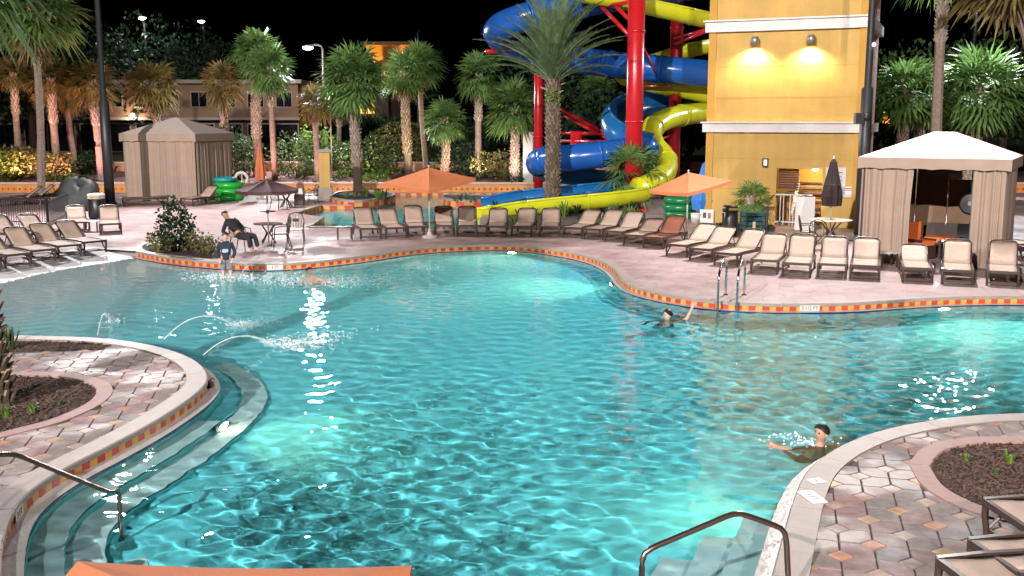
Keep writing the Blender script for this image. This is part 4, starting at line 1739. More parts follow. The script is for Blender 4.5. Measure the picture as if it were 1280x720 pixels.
# grey box behind the palms
p = A(660, 172, 56)
t = thing('grey_cabinet', 'grey electrical cabinet behind the white trunked palm', 'cabinet', (p.x, 56, tz(56)))
hh = p.z + .3 - tz(56)
MB().box((0, 0, hh / 2), (.55, .4, hh)).build('body', mat('grey_cab', (.3, .29, .27), .5), t)
MB().box((0, -.21, hh * .55), (.46, .03, hh * .8)).build('door', mat('grey_cab2', (.36, .35, .33), .5), t)

# ------------------------------------------------------------------ loungers
M_sling = mat('tan_sling', (.38, .28, .22), .7, .08, 8, .35, 220, rnd=.07)
M_slingr = mat('russet_sling', (.27, .1, .06), .7, .1, 8, .35, 220)
M_frame = mat('brown_resin_frame', (.045, .026, .022), .35, .15, 6)


def make_lounger(ang, sling):
    t = thing('lounger', '', 'lounger')
    W = .62
    # seat sling with sag
    def sling_mesh(name, L_, nseg):
        mb = MB()
        nx = 7
        vs = []
        for zt in (0, -.018):
            for j in range(nseg + 1):
                for i in range(nx):
                    u, v = i / (nx - 1) * 2 - 1, j / nseg
                    vs.append((u * (W / 2 - .02), v * L_, -.035 * (1 - u * u) * math.sin(PI * min(.95, max(.05, v))) + zt))
        def id_(l, j, i):
            return l * (nseg + 1) * nx + j * nx + i
        fs = []
        for j in range(nseg):
            for i in range(nx - 1):
                fs.append((id_(0, j, i), id_(0, j, i + 1), id_(0, j + 1, i + 1), id_(0, j + 1, i)))
                fs.append((id_(1, j, i), id_(1, j + 1, i), id_(1, j + 1, i + 1), id_(1, j, i + 1)))
        for j in range(nseg):
            fs.append((id_(0, j, 0), id_(0, j + 1, 0), id_(1, j + 1, 0), id_(1, j, 0)))
            fs.append((id_(0, j, nx - 1), id_(1, j, nx - 1), id_(1, j + 1, nx - 1), id_(0, j + 1, nx - 1)))
        for i in range(nx - 1):
            fs.append((id_(0, 0, i), id_(1, 0, i), id_(1, 0, i + 1), id_(0, 0, i + 1)))
            fs.append((id_(0, nseg, i), id_(0, nseg, i + 1), id_(1, nseg, i + 1), id_(1, nseg, i)))
        mb.add(vs, fs)
        return mb
    s_ = sling_mesh('seat', 1.2, 6).build('seat', sling, t, True, (0, -.965, .365))
    bk = sling_mesh('backrest', .74, 5).build('backrest', sling, t, True, (0, .25, .375))
    bk.rotation_euler = (ang, 0, 0)
    # back frame as a round cornered hoop, sub-part of the backrest
    w2 = W / 2
    hoop = [(-w2, 0, 0), (-w2, .4, 0), (-w2, .66, 0), (-w2 + .04, .74, 0), (-w2 + .12, .775, 0), (0, .785, 0), (w2 - .12, .775, 0), (w2 - .04, .74, 0), (w2, .66, 0), (w2, .4, 0), (w2, 0, 0)]
    MB().tube(hoop, .021, 6).build('back_frame', M_frame, bk, True)
    for s in (-1, 1):
        x = s * (w2 + .015)
        rail = [(x, -.985, .34), (x, -.6, .355), (x, .1, .345), (x, .5, .33), (x, .93, .33)]
        mb = MB()
        for k in range(4):
            a, b = Vector(rail[k]), Vector(rail[k + 1])
            mb.add([(a.x - .025, a.y, a.z - .055), (a.x + .025, a.y, a.z - .055), (a.x + .025, a.y, a.z + .03), (a.x - .025, a.y, a.z + .03), (b.x - .025, b.y, b.z - .055), (b.x + .025, b.y, b.z - .055), (b.x + .025, b.y, b.z + .03), (b.x - .025, b.y, b.z + .03)],
                   [(0, 3, 2, 1), (4, 5, 6, 7), (0, 1, 5, 4), (1, 2, 6, 5), (2, 3, 7, 6), (3, 0, 4, 7)])
        mb.build('side_rail', M_frame, t)
        MB().tube([(x, -.96, .32), (x, -.965, .2), (x, -.94, .06), (x, -.93, 0)], [.034, .03, .028, .032], 6).tube([(x, -.95, .04), (x, -.7, .3)], .018, 5).build('leg', M_frame, t)
        MB().tube([(x, .72, .3), (x, .74, .16), (x, .70, 0)], [.034, .03, .03], 6).tube([(x, .72, .05), (x, .45, .29)], .018, 5).build('leg', M_frame, t)
        if ang > .1:
            yy, zz = .25 + .42 * math.cos(ang), .375 + .42 * math.sin(ang)
            MB().tube([(x * .97, yy, zz), (x * .97, .78, .34)], .013, 5).build('back_prop', M_frame, t)
    MB().box((0, -.975, .335), (W + .03, .045, .06)).build('foot_bar', M_frame, t)
    MB().box((0, .9, .315), (W + .03, .04, .05)).build('head_bar', M_frame, t)
    MB().box((0, -.93, .07), (W + .02, .03, .03)).build('stretcher', M_frame, t)
    return t


LP = {'up': make_lounger(R(36), M_sling), 'up2': make_lounger(R(32), M_sling), 'up3': make_lounger(R(41), M_sling), 'low': make_lounger(R(24), M_sling), 'flat': make_lounger(R(2), M_sling), 'red': make_lounger(R(38), M_slingr)}
used = set()


def lounger(px, py, a, label, group, kind='up', loc=None):
    p = loc if loc is not None else G(px, py)
    a += random.uniform(-3, 3)
    if kind == 'up':
        kind = random.choice(['up', 'up2', 'up3', 'up'])
    if kind not in used:
        used.add(kind)
        o = LP[kind]
        o.location = p
        o.rotation_euler = (0, 0, R(a))
        o['label'], o['group'] = label, group
    else:
        o = dup(LP[kind], p, R(a), label, group)
    return o


gB = 'tan loungers beside the beach entry'
for px, py, lb in ((100, 313, 'tan lounger of the slanted beach entry row, next to the open deck'), (68, 318, 'tan lounger of the slanted row by the beach entry, second from the open deck'), (36, 324, 'tan lounger of the slanted row by the beach entry, third from the open deck'), (2, 330, 'tan lounger of the slanted row by the beach entry, fourth from the open deck'), (-36, 336, 'tan lounger of the slanted row by the beach entry, fifth from the open deck')):
    lounger(px, py, 50, lb, gB)
for px, py, lb in ((48, 300, 'tan lounger behind the slanted row, close to the black fence'), (14, 304, 'tan lounger behind the slanted row, away from the fence post')):
    lounger(px, py, 48, lb, gB)
lounger(97, 287, 23, 'tan upright lounger in front of the black fence, beside the small table', gB)
lounger(138, 289, 20, 'tan upright lounger alone in front of the left mast', gB)
for k, (px, py) in enumerate(((27, 257), (44, 254), (62, 252))):
    lounger(px, py, -52, ['tan lounger behind the black fence, first before the mulch bank', 'tan lounger behind the black fence, middle of three', 'tan lounger behind the black fence, beside the dark covered heap'][k], 'loungers behind the black fence')
lounger(183, 257, -62, 'flat tan lounger lying before the closed cabana', 'loungers at the closed cabana', 'flat')
lounger(252, 256, -24, 'raised tan lounger at the closed cabana corner beside the green tubes', 'loungers at the closed cabana')
gR = 'loungers in the long curved row along the far pool edge'
ROW = [(458, 295, 15, 'up', 'tan lounger at the end of the curved row beside a small side table'),
       (489, 294, 17, 'up', 'tan lounger, second from the curved row end by the side table'),
       (519, 292, 14, 'up', 'tan lounger just before the orange umbrella pole'),
       (555, 291, 6, 'up', 'tan lounger just past the orange umbrella pole'),
       (584, 291, 5, 'up', 'tan lounger between umbrella and the low slatted table'),
       (622, 292, 0, 'up', 'tan lounger in front of the yellow slide end'),
       (656, 292, -5, 'up', 'tan lounger in front of the yellow flume beside the date palm'),
       (688, 292, -4, 'up', 'tan lounger right in front of the date palm trunk'),
       (729, 294, -27, 'up', 'tan lounger turned sideways past the date palm, first of three'),
       (756, 296, -29, 'up', 'tan lounger turned sideways past the date palm, middle of three'),
       (782, 299, -30, 'up', 'tan lounger turned sideways past the date palm, third of three'),
       (806, 304, -30, 'low', 'half lowered tan lounger beside the russet lounger'),
       (832, 307, -29, 'red', 'russet brown lounger under the right orange umbrella'),
       (866, 317, -36, 'up', 'tan lounger just past the russet lounger at the pool bend'),
       (892, 322, -33, 'up', 'tan lounger at the pool bend, second past the russet lounger'),
       (926, 328, -34, 'up', 'tan lounger behind the pool ladder'),
       (962, 336, -24, 'up', 'tan lounger just right of the pool ladder'),
       (999, 340, -20, 'up', 'tan lounger, second after the pool ladder'),
       (1041, 341, -18, 'up', 'tan lounger facing the pool below the round table'),
       (1081, 343, -17, 'up', 'tan lounger facing the pool beside the cabana curtain'),
       (1143, 346, -20, 'low', 'low backed tan lounger before the cabana curtain'),
       (1195, 349, -22, 'up', 'tan lounger right before the open cabana doorway'),
       (1252, 351, -23, 'up', 'tan lounger before the right curtain of the open cabana'),
       (1302, 353, -25, 'up', 'tan lounger past the open cabana, end of the row')]
for px, py, a, kd, lb in ROW:
    lounger(px, py, a, lb, gR, kd)
lounger(1290, 322, 20, 'flat tan lounger beside the open cabana, first of two', 'loungers beside the open cabana', 'flat')
lounger(1315, 330, 20, 'flat tan lounger beside the open cabana, second of two', 'loungers beside the open cabana', 'flat')
for k, (px, py) in enumerate(((1258, 641), (1239, 691), (1199, 716))):
    f = G(px, py, .36)
    a = R(-84)
    hd = Vector((-math.sin(R(-84)) * -1, 0, 0))
    foot = Vector((math.sin(a), -math.cos(a), 0))
    c_ = Vector((f.x, f.y, 0)) - foot * .97
    lounger(0, 0, -84, ['tan lounger touching the near mulch bed', 'tan lounger between two others beside the near mulch bed', 'tan lounger farthest from the near mulch bed on the paver island'][k], 'loungers on the near paver island', 'low', c_)

# ------------------------------------------------------------------ small side tables
def side_table(label, loc, w=.42, h=.42, rz=0., slat=True):
    t = thing('side_table', label, 'table', loc, rz, 'small side tables')
    for k in range(4):
        MB().box((-w / 2 + (k + .5) * w / 4, 0, h), (w / 4 - .01, w, .025)).build('slat', M_frame if slat else M_white, t)
    for x in (-1, 1):
        for y in (-1, 1):
            MB().box((x * (w / 2 - .03), y * (w / 2 - .03), (h - .014) / 2), (.045, .045, h - .014)).build('leg', M_frame, t)
    return t


side_table('dark side table at the end of the curved lounger row', G(431, 299), .5, .4, .2)
side_table('dark side table beside the orange umbrella pole', G(537, 294), .45)
side_table('low slatted table between two loungers by the yellow slide', G(603, 294), .45, .3)
side_table('pale side table between the two upright loungers', G(117, 289), .5, .36, 0, False)
side_table('pale side table beside the cabana curtain', G(1108, 333), .45, .38, 0, False)
side_table('pale side table among the sideways loungers at the bend', G(822, 297), .5, .4, 0, False)

# ------------------------------------------------------------------ umbrellas
M_can = mat('orange_canvas', (.72, .24, .10), .75, .08, 2, .2, 60, trans=.35)
M_canb = mat('maroon_canvas', (.075, .028, .03), .8, .15, 3, trans=.1)
M_pole = mat('pale_pole', (.5, .47, .43), .4, metal=.3)
M_base = mat('umbrella_base', (.35, .32, .3), .7, .1, 4)


def umbrella(label, loc, h, half, drop, m, rz=0., tilt=(0, 0), sides=4, name='umbrella', base=True, droop=.12, finial=True):
    t = thing(name, label, 'umbrella', loc, 0)
    cn = bpy.data.objects.new('canopy', None)
    mb = MB()
    n = sides
    rings = [0.02, .35, .7, 1.0]
    sub = 5
    vs = []
    for r_ in rings:
        for k in range(n * sub):
            a0 = 2 * PI * (k // sub) / n
            a1 = 2 * PI * (k // sub + 1) / n
            f = (k % sub) / sub
            p = Vector((math.cos(a0), math.sin(a0), 0)).lerp(Vector((math.cos(a1), math.sin(a1), 0)), f) * half * r_
            sag = 4 * f * (1 - f)
            vs.append(Vector((p.x, p.y, -drop * r_ ** .9 - droop * .35 * sag * math.sin(PI * min(r_, .8)))))
    m_ = n * sub
    tx, ty = tilt
    MT = Matrix.Rotation(tx, 3, 'X') @ Matrix.Rotation(ty, 3, 'Y') @ Matrix.Rotation(rz, 3, 'Z')
    fs = []
    for i in range(3):
        for k in range(m_):
            fs.append((i * m_ + k, i * m_ + (k + 1) % m_, (i + 1) * m_ + (k + 1) % m_, (i + 1) * m_ + k))
    # valance
    base_i = 3 * m_
    for k in range(m_):
        vs.append(vs[base_i + k] + Vector((0, 0, -.10)))
    for k in range(m_):
        fs.append((base_i + k, base_i + (k + 1) % m_, 4 * m_ + (k + 1) % m_, 4 * m_ + k))
    mb.add([MT @ v for v in vs], fs)
    c = mb.build('canopy', m, t, False, (0, 0, h))
    for k in range(n):
        a = 2 * PI * k / n
        MB().tube([MT @ Vector((0, 0, -.06)), MT @ Vector((math.cos(a) * half * .98, math.sin(a) * half * .98, -drop - .03))], .012, 5).build('rib', M_pole, c)
    MB().tube([(0, 0, 0), (0, 0, h)], .024, 8).build('pole', M_pole, t, True)
    if finial:
        MB().ball((0, 0, h + .04), .035).build('finial', M_pole, t, True)
    if base:
        MB().lathe([(.26, 0), (.26, .06), (.1, .1), (.05, .22), (.035, .3)], n=14).build('base', M_base, t)
    return t


umbrella('open orange umbrella above the loungers left of the date palm', G(537, 297), 2.28, 1.5, .42, M_can, R(4), (R(9), R(-2)))
umbrella('open orange umbrella above the russet lounger at the bend', G(858, 303), 2.2, 1.28, .42, M_can, R(-12), (R(5), R(-9)))
umbrella('dark maroon umbrella over the crossed leg table', G(336, 303), 2.0, .98, .34, M_canb, R(22), (0, 0), 8, base=False)
umbrella('open orange umbrella on the near deck below the balcony', (A(280, 705, 4.0).x, 3.6, 0), 2.0, 1.06, .17, M_can, R(45.5), (R(0), R(1)), finial=False)


def closed_umbrella(label, loc, h, r, m, z0=.75, m2=None, base=True, fat=1.):
    t = thing('closed_umbrella', label, 'umbrella', loc, random.uniform(0, 3), None)
    H = h - z0
    prof = [(.02, h), (r * .35, h - H * .08), (r * .55, h - H * .3), (r * .8, h - H * .55), (r, h - H * .8), (r * .92, h - H)]
    MB().lathe(prof, n=24, fn=lambda a, i: 1 + .22 * math.sin(a * 6 + i * .4) * (i > 0)).build('canopy', m, t)
    MB().torus((0, 0, h - H * .55), r * .78, .02, 16, 5).build('tie', m2 or m, t)
    MB().tube([(0, 0, 0), (0, 0, h + .08)], .024, 8).build('pole', M_pole, t, True)
    if base:
        MB().lathe([(.26, 0), (.26, .06), (.1, .1), (.05, .22)], n=14).build('base', M_base, t)
    return t


closed_umbrella('closed orange umbrella standing beside the green tubes', G(327, 249), 2.6, .23, M_can, .95)
M_bluec = mat('blue_canvas', (.02, .16, .5), .7, .15, 2, .3, 12)
closed_umbrella('closed blue umbrella at the tower corner', G(881, 277), 2.3, .44, M_bluec, .45)
closed_umbrella('closed dark umbrella standing in the round white table', G(1037, 303), 2.62, .27, mat('black_canvas', (.03, .016, .018), .85, .3, 4), 1.15, MATS['maroon_canvas'])

# ------------------------------------------------------------------ cabanas
M_cab = mat('tan_cabana_cloth', (.33, .245, .19), .85, .08, 2, .3, 90)
M_cabr = mat('cream_cabana_roof', (.55, .45, .41), .8, .06, 1.5, .2, 60)
M_cabp = mat('brown_cabana_panel', (.2, .12, .07), .85, .12, 2)


def curtain_mesh(w, h, folds, depth, seed=0, gather=1.):
    r = random.Random(seed)
    n = folds * 8
    vs = []
    ph = [r.uniform(.6, 1.3) for _ in range(folds + 1)]
    for j, zz in enumerate((0, h * .25, h * .6, h * .92, h)):
        for i in range(n + 1):
            u = i / n
            k = u * folds + .35 * math.sin(u * folds * 1.3 + seed) + .2 * math.sin(u * folds * 2.9 + 2 * seed)
            k = min(max(k, 0), folds - .001) if u < 1 else folds - .001
            amp = depth * ph[int(k)] * (1.15 - .5 * (zz / h))
            vs.append((u * w * (gather if j < 3 else 1), math.sin(k * 2 * PI) * amp, zz))
    fs = []
    for j in range(4):
        for i in range(n):
            fs.append((j * (n + 1) + i, j * (n + 1) + i + 1, (j + 1) * (n + 1) + i + 1, (j + 1) * (n + 1) + i))
    mb = MB()
    mb.add(vs, fs)
    return mb


def cabana(label, fl, rz, W, D, zb, zt, zp, flat, open_, name='cabana'):
    """fl = front left ground corner; local x along the front, y to the back"""
    t = thing(name, label, 'cabana', fl, rz)
    e = .12
    fx, fy = flat
    cx, cy = W / 2, D / 2
    vs = [(-e, -e, zt), (W + e, -e, zt), (W + e, D + e, zt), (-e, D + e, zt), (cx - fx, cy - fy, zp), (cx + fx, cy - fy, zp), (cx + fx, cy + fy, zp), (cx - fx, cy + fy, zp)]
    MB().add(vs, [(0, 1, 5, 4), (1, 2, 6, 5), (2, 3, 7, 6), (3, 0, 4, 7), (4, 5, 6, 7), (3, 2, 1, 0)]).build('roof', M_cabr, t)
    # valance: four slightly scalloped flaps
    for (x0, y0, x1, y1) in ((-e, -e, W + e, -e), (W + e, -e, W + e, D + e), (W + e, D + e, -e, D + e), (-e, D + e, -e, -e)):
        n = 24
        vs = []
        for i in range(n + 1):
            f = i / n
            x, y = x0 + (x1 - x0) * f, y0 + (y1 - y0) * f
            vs += [(x, y, zt + .004), (x, y, zb + .03 * abs(math.sin(f * PI * 6)))]
        MB().add(vs, [(2 * i, 2 * i + 1, 2 * i + 3, 2 * i + 2) for i in range(n)]).build('valance', M_cab, t)
    for x in (.05, W - .05):
        for y in (.05, D - .05):
            MB().box((x, y, zt / 2), (.08, .08, zt)).build('post', M_frame, t)
    H = zb + .12

    def cur(x, y, w, rz_, folds, m=M_cab, seed=0, g=1., depth=.045, h=None):
        o = curtain_mesh(w, h or H - .02, folds, depth, seed, g).build('curtain', m, t, True, (x, y, .02))
        o.rotation_euler = (0, 0, rz_)
        return o
    if not open_:
        cur(0, 0, W * .5, 0, 9, seed=1)
        cur(W * .5 - .02, -.03, W * .5 + .02, 0, 9, seed=2)
        cur(W, 0, D, PI / 2, 14, seed=3)
        cur(0, D, D, -PI / 2, 14, seed=4)
        cur(0, D, W, 0, 12, seed=5)
    else:
        cur(0, 0, W * .37, 0, 6, seed=6, g=.97, depth=.06)
        o = cur(W * .78, 0, W * .22, 0, 5, seed=7, depth=.06)
        cur(W, 0, D, PI / 2, 12, seed=8)
        cur(0, D, D, -PI / 2, 12, seed=9)
        # back panels with an open gap under the roof
        npn = 4
        for k in range(npn):
            hz = H * (.99 if k < 2 else .86 if k == 3 else .80)
            MB().box((W * (k + .5) / npn, D - .1, hz / 2), (W / npn - .03, .04, hz)).build('back_panel', M_cabp, t)
    return t


CL = G(158, 250.5)
CR = G(247, 252.5)
wv = CR - CL
cabana('closed tan cabana with cream roof and drawn curtains', CL, math.atan2(wv.y, wv.x), wv.length, 3.3, A(160, 177, CL.y).z, A(160, 167, CL.y).z, A(208, 147, CL.y + 1.6).z, (.12, .12), False)
CR_ = Vector((12.45, 25.9, 0))
CL_ = CR_ + Vector((-.866, .5, 0)) * 3.5
cabz = (2.52, 2.82, 3.48)
cabana('open tan cabana with cream roof and curtains tied at the sides', CL_, R(-30), 3.5, 3.5, *cabz, (.25, .25), True)


def cabloc(x, y, z=0):
    return Matrix.Translation(CL_) @ Matrix.Rotation(R(-30), 4, 'Z') @ Vector((x, y, z))


M_orc = mat('orange_cushion', (.6, .13, .03), .8, .1, 4)
t = thing('daybed', 'dark daybed with orange cushions inside the open cabana', 'sofa', cabloc(2.15, 2.7), R(-30))
MB().box((0, 0, .2), (1.7, .75, .36)).build('frame', M_frame, t)
MB().box((-.42, -.02, .45), (.8, .7, .14)).build('cushion', M_orc, t)
MB().box((.42, -.02, .45), (.8, .7, .14)).build('cushion', M_orc, t)
MB().box((0, .34, .62), (1.7, .1, .5)).build('backrest', M_frame, t)
t = thing('cushioned_chair', 'orange cushioned chair behind the left cabana curtain', 'chair', cabloc(1.35, 1.5), R(30))
MB().box((0, 0, .2), (.6, .6, .36)).build('frame', M_frame, t)
MB().box((0, -.02, .44), (.52, .52, .13)).build('cushion', M_orc, t)
MB().box((0, .27, .72), (.56, .1, .55)).build('backrest', M_orc, t)
for s in (-1, 1):
    MB().box((s * .28, 0, .52), (.06, .55, .06)).build('armrest', M_frame, t)
t = thing('cocktail_table', 'small dark table inside the open cabana', 'table', cabloc(2.15, 1.5), R(-30))
MB().box((0, 0, .5), (.62, .5, .05)).build('top', M_black, t)
for x in (-1, 1):
    for y in (-1, 1):
        MB().box((x * .26, y * .2, .238), (.05, .05, .475)).build('leg', M_black, t)
t = thing('television', 'dark flat screen standing in the open cabana', 'television', cabloc(2.5, 2.25, .52), R(-30))
MB().box((0, 0, .24), (.62, .05, .38)).build('screen', mat('dark_screen', (.008, .008, .01), .15), t)
MB().box((0, 0, .02), (.3, .2, .04)).box((0, 0, .05), (.06, .05, .1)).build('stand', M_black, t)
t = thing('hanging_fan', 'black round fan hanging in the open cabana corner', 'fan', cabloc(2.62, .95, 1.6), R(-30))
MB().lathe([(.05, -.08), (.25, -.06), (.29, 0), (.25, .07), (.06, .1)], n=20).build('guard', M_black, t)
t.children[0].rotation_euler = (R(80), 0, 0)
MB().tube([(0, 0, .2), (0, 0, 1.2)], .015, 6).build('hanger', M_black, t)

# ------------------------------------------------------------------ light masts
M_mast = mat('dark_mast', (.02, .022, .024), .45, .1, 2)
M_flood = mat('flood_lens', (1, 1, 1), .3, emit=(1, .98, .95), estr=30)


def mast(label, base, top, r0, r1, aim, rt=None, name='light_mast'):
    t = thing(name, label, 'light mast', base, 0, 'floodlight masts')
    top = Vector(top) - Vector(base)
    mid = top * .42
    mb = MB()
    mb.tube([(0, 0, 0), mid, mid * 1.01, top], [r0, r0 * .95, r1, r1 * .85], 14)
    mb.build('pole', M_mast, t, True)
    MB().lathe([(r0 * 2, 0), (r0 * 2, .06), (r0 * 1.4, .1), (r0 * 1.2, .2)], n=14).build('base_flange', M_mast, t)
    MB().box(top + Vector((0, 0, .02)), (1.3, .08, .08)).build('crossarm', M_mast, t)
    aim = (Vector(aim) - Vector(base)) - top
    q = aim.to_track_quat('-Z', 'Y').to_matrix()
    for s in (-.5, .5):
        h = MB().box(top + Vector((s, 0, .16)) - aim.normalized() * .12, (.42, .36, .16), 0, q).build('floodlight', M_mast, t)
        MB().box(top + Vector((s, 0, .16)) - aim.normalized() * .03, (.36, .3, .02), 0, q).build('lens', M_flood, h)
    return t


mb_ = G(138, 258)
mast('dark floodlight mast beside the closed cabana', mb_, (mb_.x, mb_.y, 10.95), .22, .13, (-8, 24, 0))
b1 = G(1074, 301)
m1 = mast('thick dark mast between the tower and the open cabana', b1, (b1.x, b1.y, 11.35), .19, .11, (6, 20, 0))
p = A(1071, 148, b1.y) - b1
MB().box((p.x, -.2, p.z), (.26, .2, .34)).build('junction_box', M_mast, m1)
MB().ball((p.x + .22, -.22, p.z + .05), .12).build('camera_dome', M_mast, m1, True)
MB().ball((A(1091, 56, b1.y) - b1) + Vector((0, -.1, 0)), .06).build('pilot_lamp', mat('pink_pilot', (1, .5, .6), .4, emit=(1, .45, .55), estr=5), m1)
b2 = A(1205, 230, 53.9)
b2.z = 0
mast('slim dark mast behind the open cabana', b2, (b2.x, b2.y, 10.8), .2, .14, (16, 38, 0))
# hotel floodlights behind the camera, on short roof poles
for k, (nm, l_, t_, *_r) in enumerate(FLOOD[:2]):
    base = Vector((l_[0], l_[1] - .3, 0))
    mast(['floodlight mast on the hotel side of the left island', 'floodlight mast on the hotel side of the right island'][k], base, (l_[0], l_[1] - .25, l_[2] - .45), .16, .1, t_)

# street lamp beyond the river bank, two more far lamps among the trees
def street_lamp(label, px, py, Y_, watts, arm=.9, zb=1.08, dark=False):
    p = A(px, py, Y_)
    hx = p.x + arm
    t = thing('street_lamp', label, 'street lamp', (hx, Y_, zb), 0, 'far street lamps')
    H = p.z - zb
    MB().tube([(0, 0, 0), (0, 0, H - .1), (-.12, 0, H + .12), (-.4, 0, H + .2), (-arm + .2, 0, H + .16)], [.1, .07, .06, .05, .05], 8).build('pole', M_mast if dark else mat('grey_pole', (.3, .3, .3), .5, metal=.4), t, True)
    MB().ball((-arm, 0, H + .1), .3, 12, 7, sq=(1.2, .7, .35)).build('lamp_head', MATS['grey_pole'], t, True)
    MB().ball((-arm, -.02, H + .02), .26, 12, 7, sq=(1.2, .8, .5)).build('lamp_lens', M_flood, t, True)
    spot('street_lamp_light', p + Vector((0, -.1, -.25)), p + Vector((1.5, -14, -9)), watts, (.95, .96, 1), 150, .25)
    return t


street_lamp('white street lamp on a curved pole above the island palm', 385, 60, 64, 11000)
street_lamp('bright white far lamp over the hotel roof, closer to the mast', 178, 23, 88, 2500, .12, dark=True)
street_lamp('bright white far lamp over the hotel roof, farther from the mast', 252, 27, 92, 500, .12, dark=True)
# thin hooked pole
p = A(412, 114, 57)
t = thing('hooked_pole', 'thin grey hooked pole rising behind the yellow pillar', 'pole', (p.x, 57, tz(57)))
H = p.z - tz(57)
MB().tube([(0, 0, -.05), (0, 0, H - .15), (.05, 0, H), (.2, 0, H + .08), (.34, 0, H)], .035, 8).build('tube', MATS['grey_pole'], t, True)
MB().lathe([(.09, 0), (.09, .05), (.04, .1)], n=10).build('foot', MATS['grey_pole'], t)

# garden uplights: pink on the left trunks, warm along the banks
M_up = mat('uplight_can', (.03, .03, .03), .5)
for k, (px, Y_, w_, c_, lb) in enumerate([
    (30, 56.2, 190, (1, .42, .40), 'pink garden uplight beside the first left palm'), (80, 56, 330, (1, .36, .38), 'pink garden uplight under the pink palm trunks'),
    (120, 55.4, 330, (1, .38, .42), 'pink garden uplight before the thick pink trunk'), (282, 56.2, 160, (1, .45, .42), 'pink garden uplight right of the closed cabana'),
    (330, 55.6, 260, (1, .45, .42), 'pink garden uplight between two tall green palms'), (396, 55, 90, (1, .45, .4), 'pink garden uplight at the small pink trunk'),
    (10, 55.2, 120, (1, .62, .2), 'amber garden uplight in the olive bushes'), (50, 55.3, 120, (1, .6, .2), 'amber garden uplight behind the fence loungers'),
    (450, 58, 110, (1, .75, .5), 'warm garden uplight near the island palm'), (520, 58.5, 110, (1, .8, .55), 'warm garden uplight before the dome hedge'),
    (555, 56, 60, (1, .6, .4), 'warm garden uplight at the short palm'), (640, 55, 130, (1, .7, .6), 'warm garden uplight at the white booted trunk'),
    (595, 57, 90, (1, .8, .6), 'warm garden uplight at the slim grey trunk')]):
    p = A(px, 220, Y_)
    t = thing('garden_uplight', lb, 'uplight', (p.x, Y_ - .6, tz(max(54.7, Y_ - .6))), 0, 'garden uplights')
    MB().lathe([(.05, 0), (.07, .05), (.09, .2), (.08, .2)], n=10).build('can', M_up, t)
    MB().lathe([(.001, .185), (.078, .185)], n=10, cap=False).build('lens', mat('uplight_lens', (1, .7, .5), .4, emit=(1, .6, .4), estr=3), t)
    w_ *= 2.2 if c_[1] < .5 else 3.6
    spot('uplight', (p.x, Y_ - .6, tz(max(54.7, Y_ - .6)) + .3), (p.x, Y_ + .5, tz(Y_) + 3), w_, c_, 140, .08)

# ------------------------------------------------------------------ underwater lights
M_pl = mat('pool_lamp_lens', (1, .95, .8), .3, emit=(1, .86, .55), estr=70)
M_plrim = mat('lamp_rim', (.5, .5, .5), .3, metal=1)


def pool_lamp(label, px, py, off, watts, depth=-.38, col=(1, .8, .45)):
    """on the basin side nearest to the pixel"""
    p = G(px, py, -.45)
    allc = np.concatenate([eF, eR, eN, eL])
    k = np.argmin(np.hypot(allc[:, 0] - p.x, allc[:, 1] - p.y))
    c = allc[k]
    tt = allc[min(k + 1, len(allc) - 1)] - allc[max(k - 1, 0)]
    a = math.atan2(tt[1], tt[0])
    n = Vector((math.sin(a), -math.cos(a), 0))
    if off:
        c = c + np.array([n.x, n.y]) * off
    t = thing('pool_lamp', label, 'pool lamp', (c[0], c[1], depth), a, 'underwater pool lamps')
    o = MB().lathe([(.02, .0), (.17, .0), (.2, .03), (.17, .06)], n=16).build('rim', M_plrim, t)
    o.rotation_euler = (PI / 2, 0, 0)
    o = MB().lathe([(.001, .085), (.11, .07), (.16, .05)], n=16, cap=False).build('lens', M_pl, t, True)
    o.rotation_euler = (PI / 2, 0, 0)
    l = spot('pool_lamp_light', Vector((c[0], c[1], depth)) + n * .22, Vector((c[0], c[1], depth - .3)) + n * 1.6, watts, col, 120, .06)
    return t


pool_lamp('underwater lamp on the far wall below the lounger by the slide', 640, 326, None, 480)
pool_lamp('underwater lamp on the wall at the pool bend', 768, 368, None, 480)
pool_lamp('underwater lamp on the far wall below the open cabana', 1147, 390, None, 480)
pool_lamp('underwater lamp at the tip of the left island', 262, 550, .36, 130, -.5)
pool_lamp('underwater lamp in the wall of the right island', 905, 640, None, 45, -.8, (1, .7, .35))

# ------------------------------------------------------------------ hand rails and ladder
def rail_thing(label, tubes, m, r=.024, name='handrail', foot=()):
    base = Vector(tubes[0][0])
    t = thing(name, label, 'handrail', (0, 0, 0))
    for pts in tubes:
        c = catmull([tuple(p) for p in pts], .06)
        MB().tube([Vector(p) for p in c], r, 8).build('tube', m, t, True)
    for f in foot:
        MB().lathe([(r * 2.2, 0), (r * 2.2, .012), (r * 1.3, .03)], f, 12).build('foot_cup', m, t)
    return t


def soft(pts, k=.12):
    """round the corners of a polyline by inserting points"""
    out = [Vector(pts[0])]
    for i in range(1, len(pts) - 1):
        a, b, c = Vector(pts[i - 1]), Vector(pts[i]), Vector(pts[i + 1])
        d0_, d1_ = (a - b), (c - b)
        q = min(k, d0_.length * .4, d1_.length * .4)
        out += [b + d0_.normalized() * q, b + (d0_.normalized() + d1_.normalized()) * q * .22, b + d1_.normalized() * q]
    out.append(Vector(pts[-1]))
    dense = []
    for i in range(len(out) - 1):
        n = max(1, int((out[i + 1] - out[i]).length / .15))
        dense += [out[i].lerp(out[i + 1], j / n) for j in range(n)]
    return dense + [out[-1]]


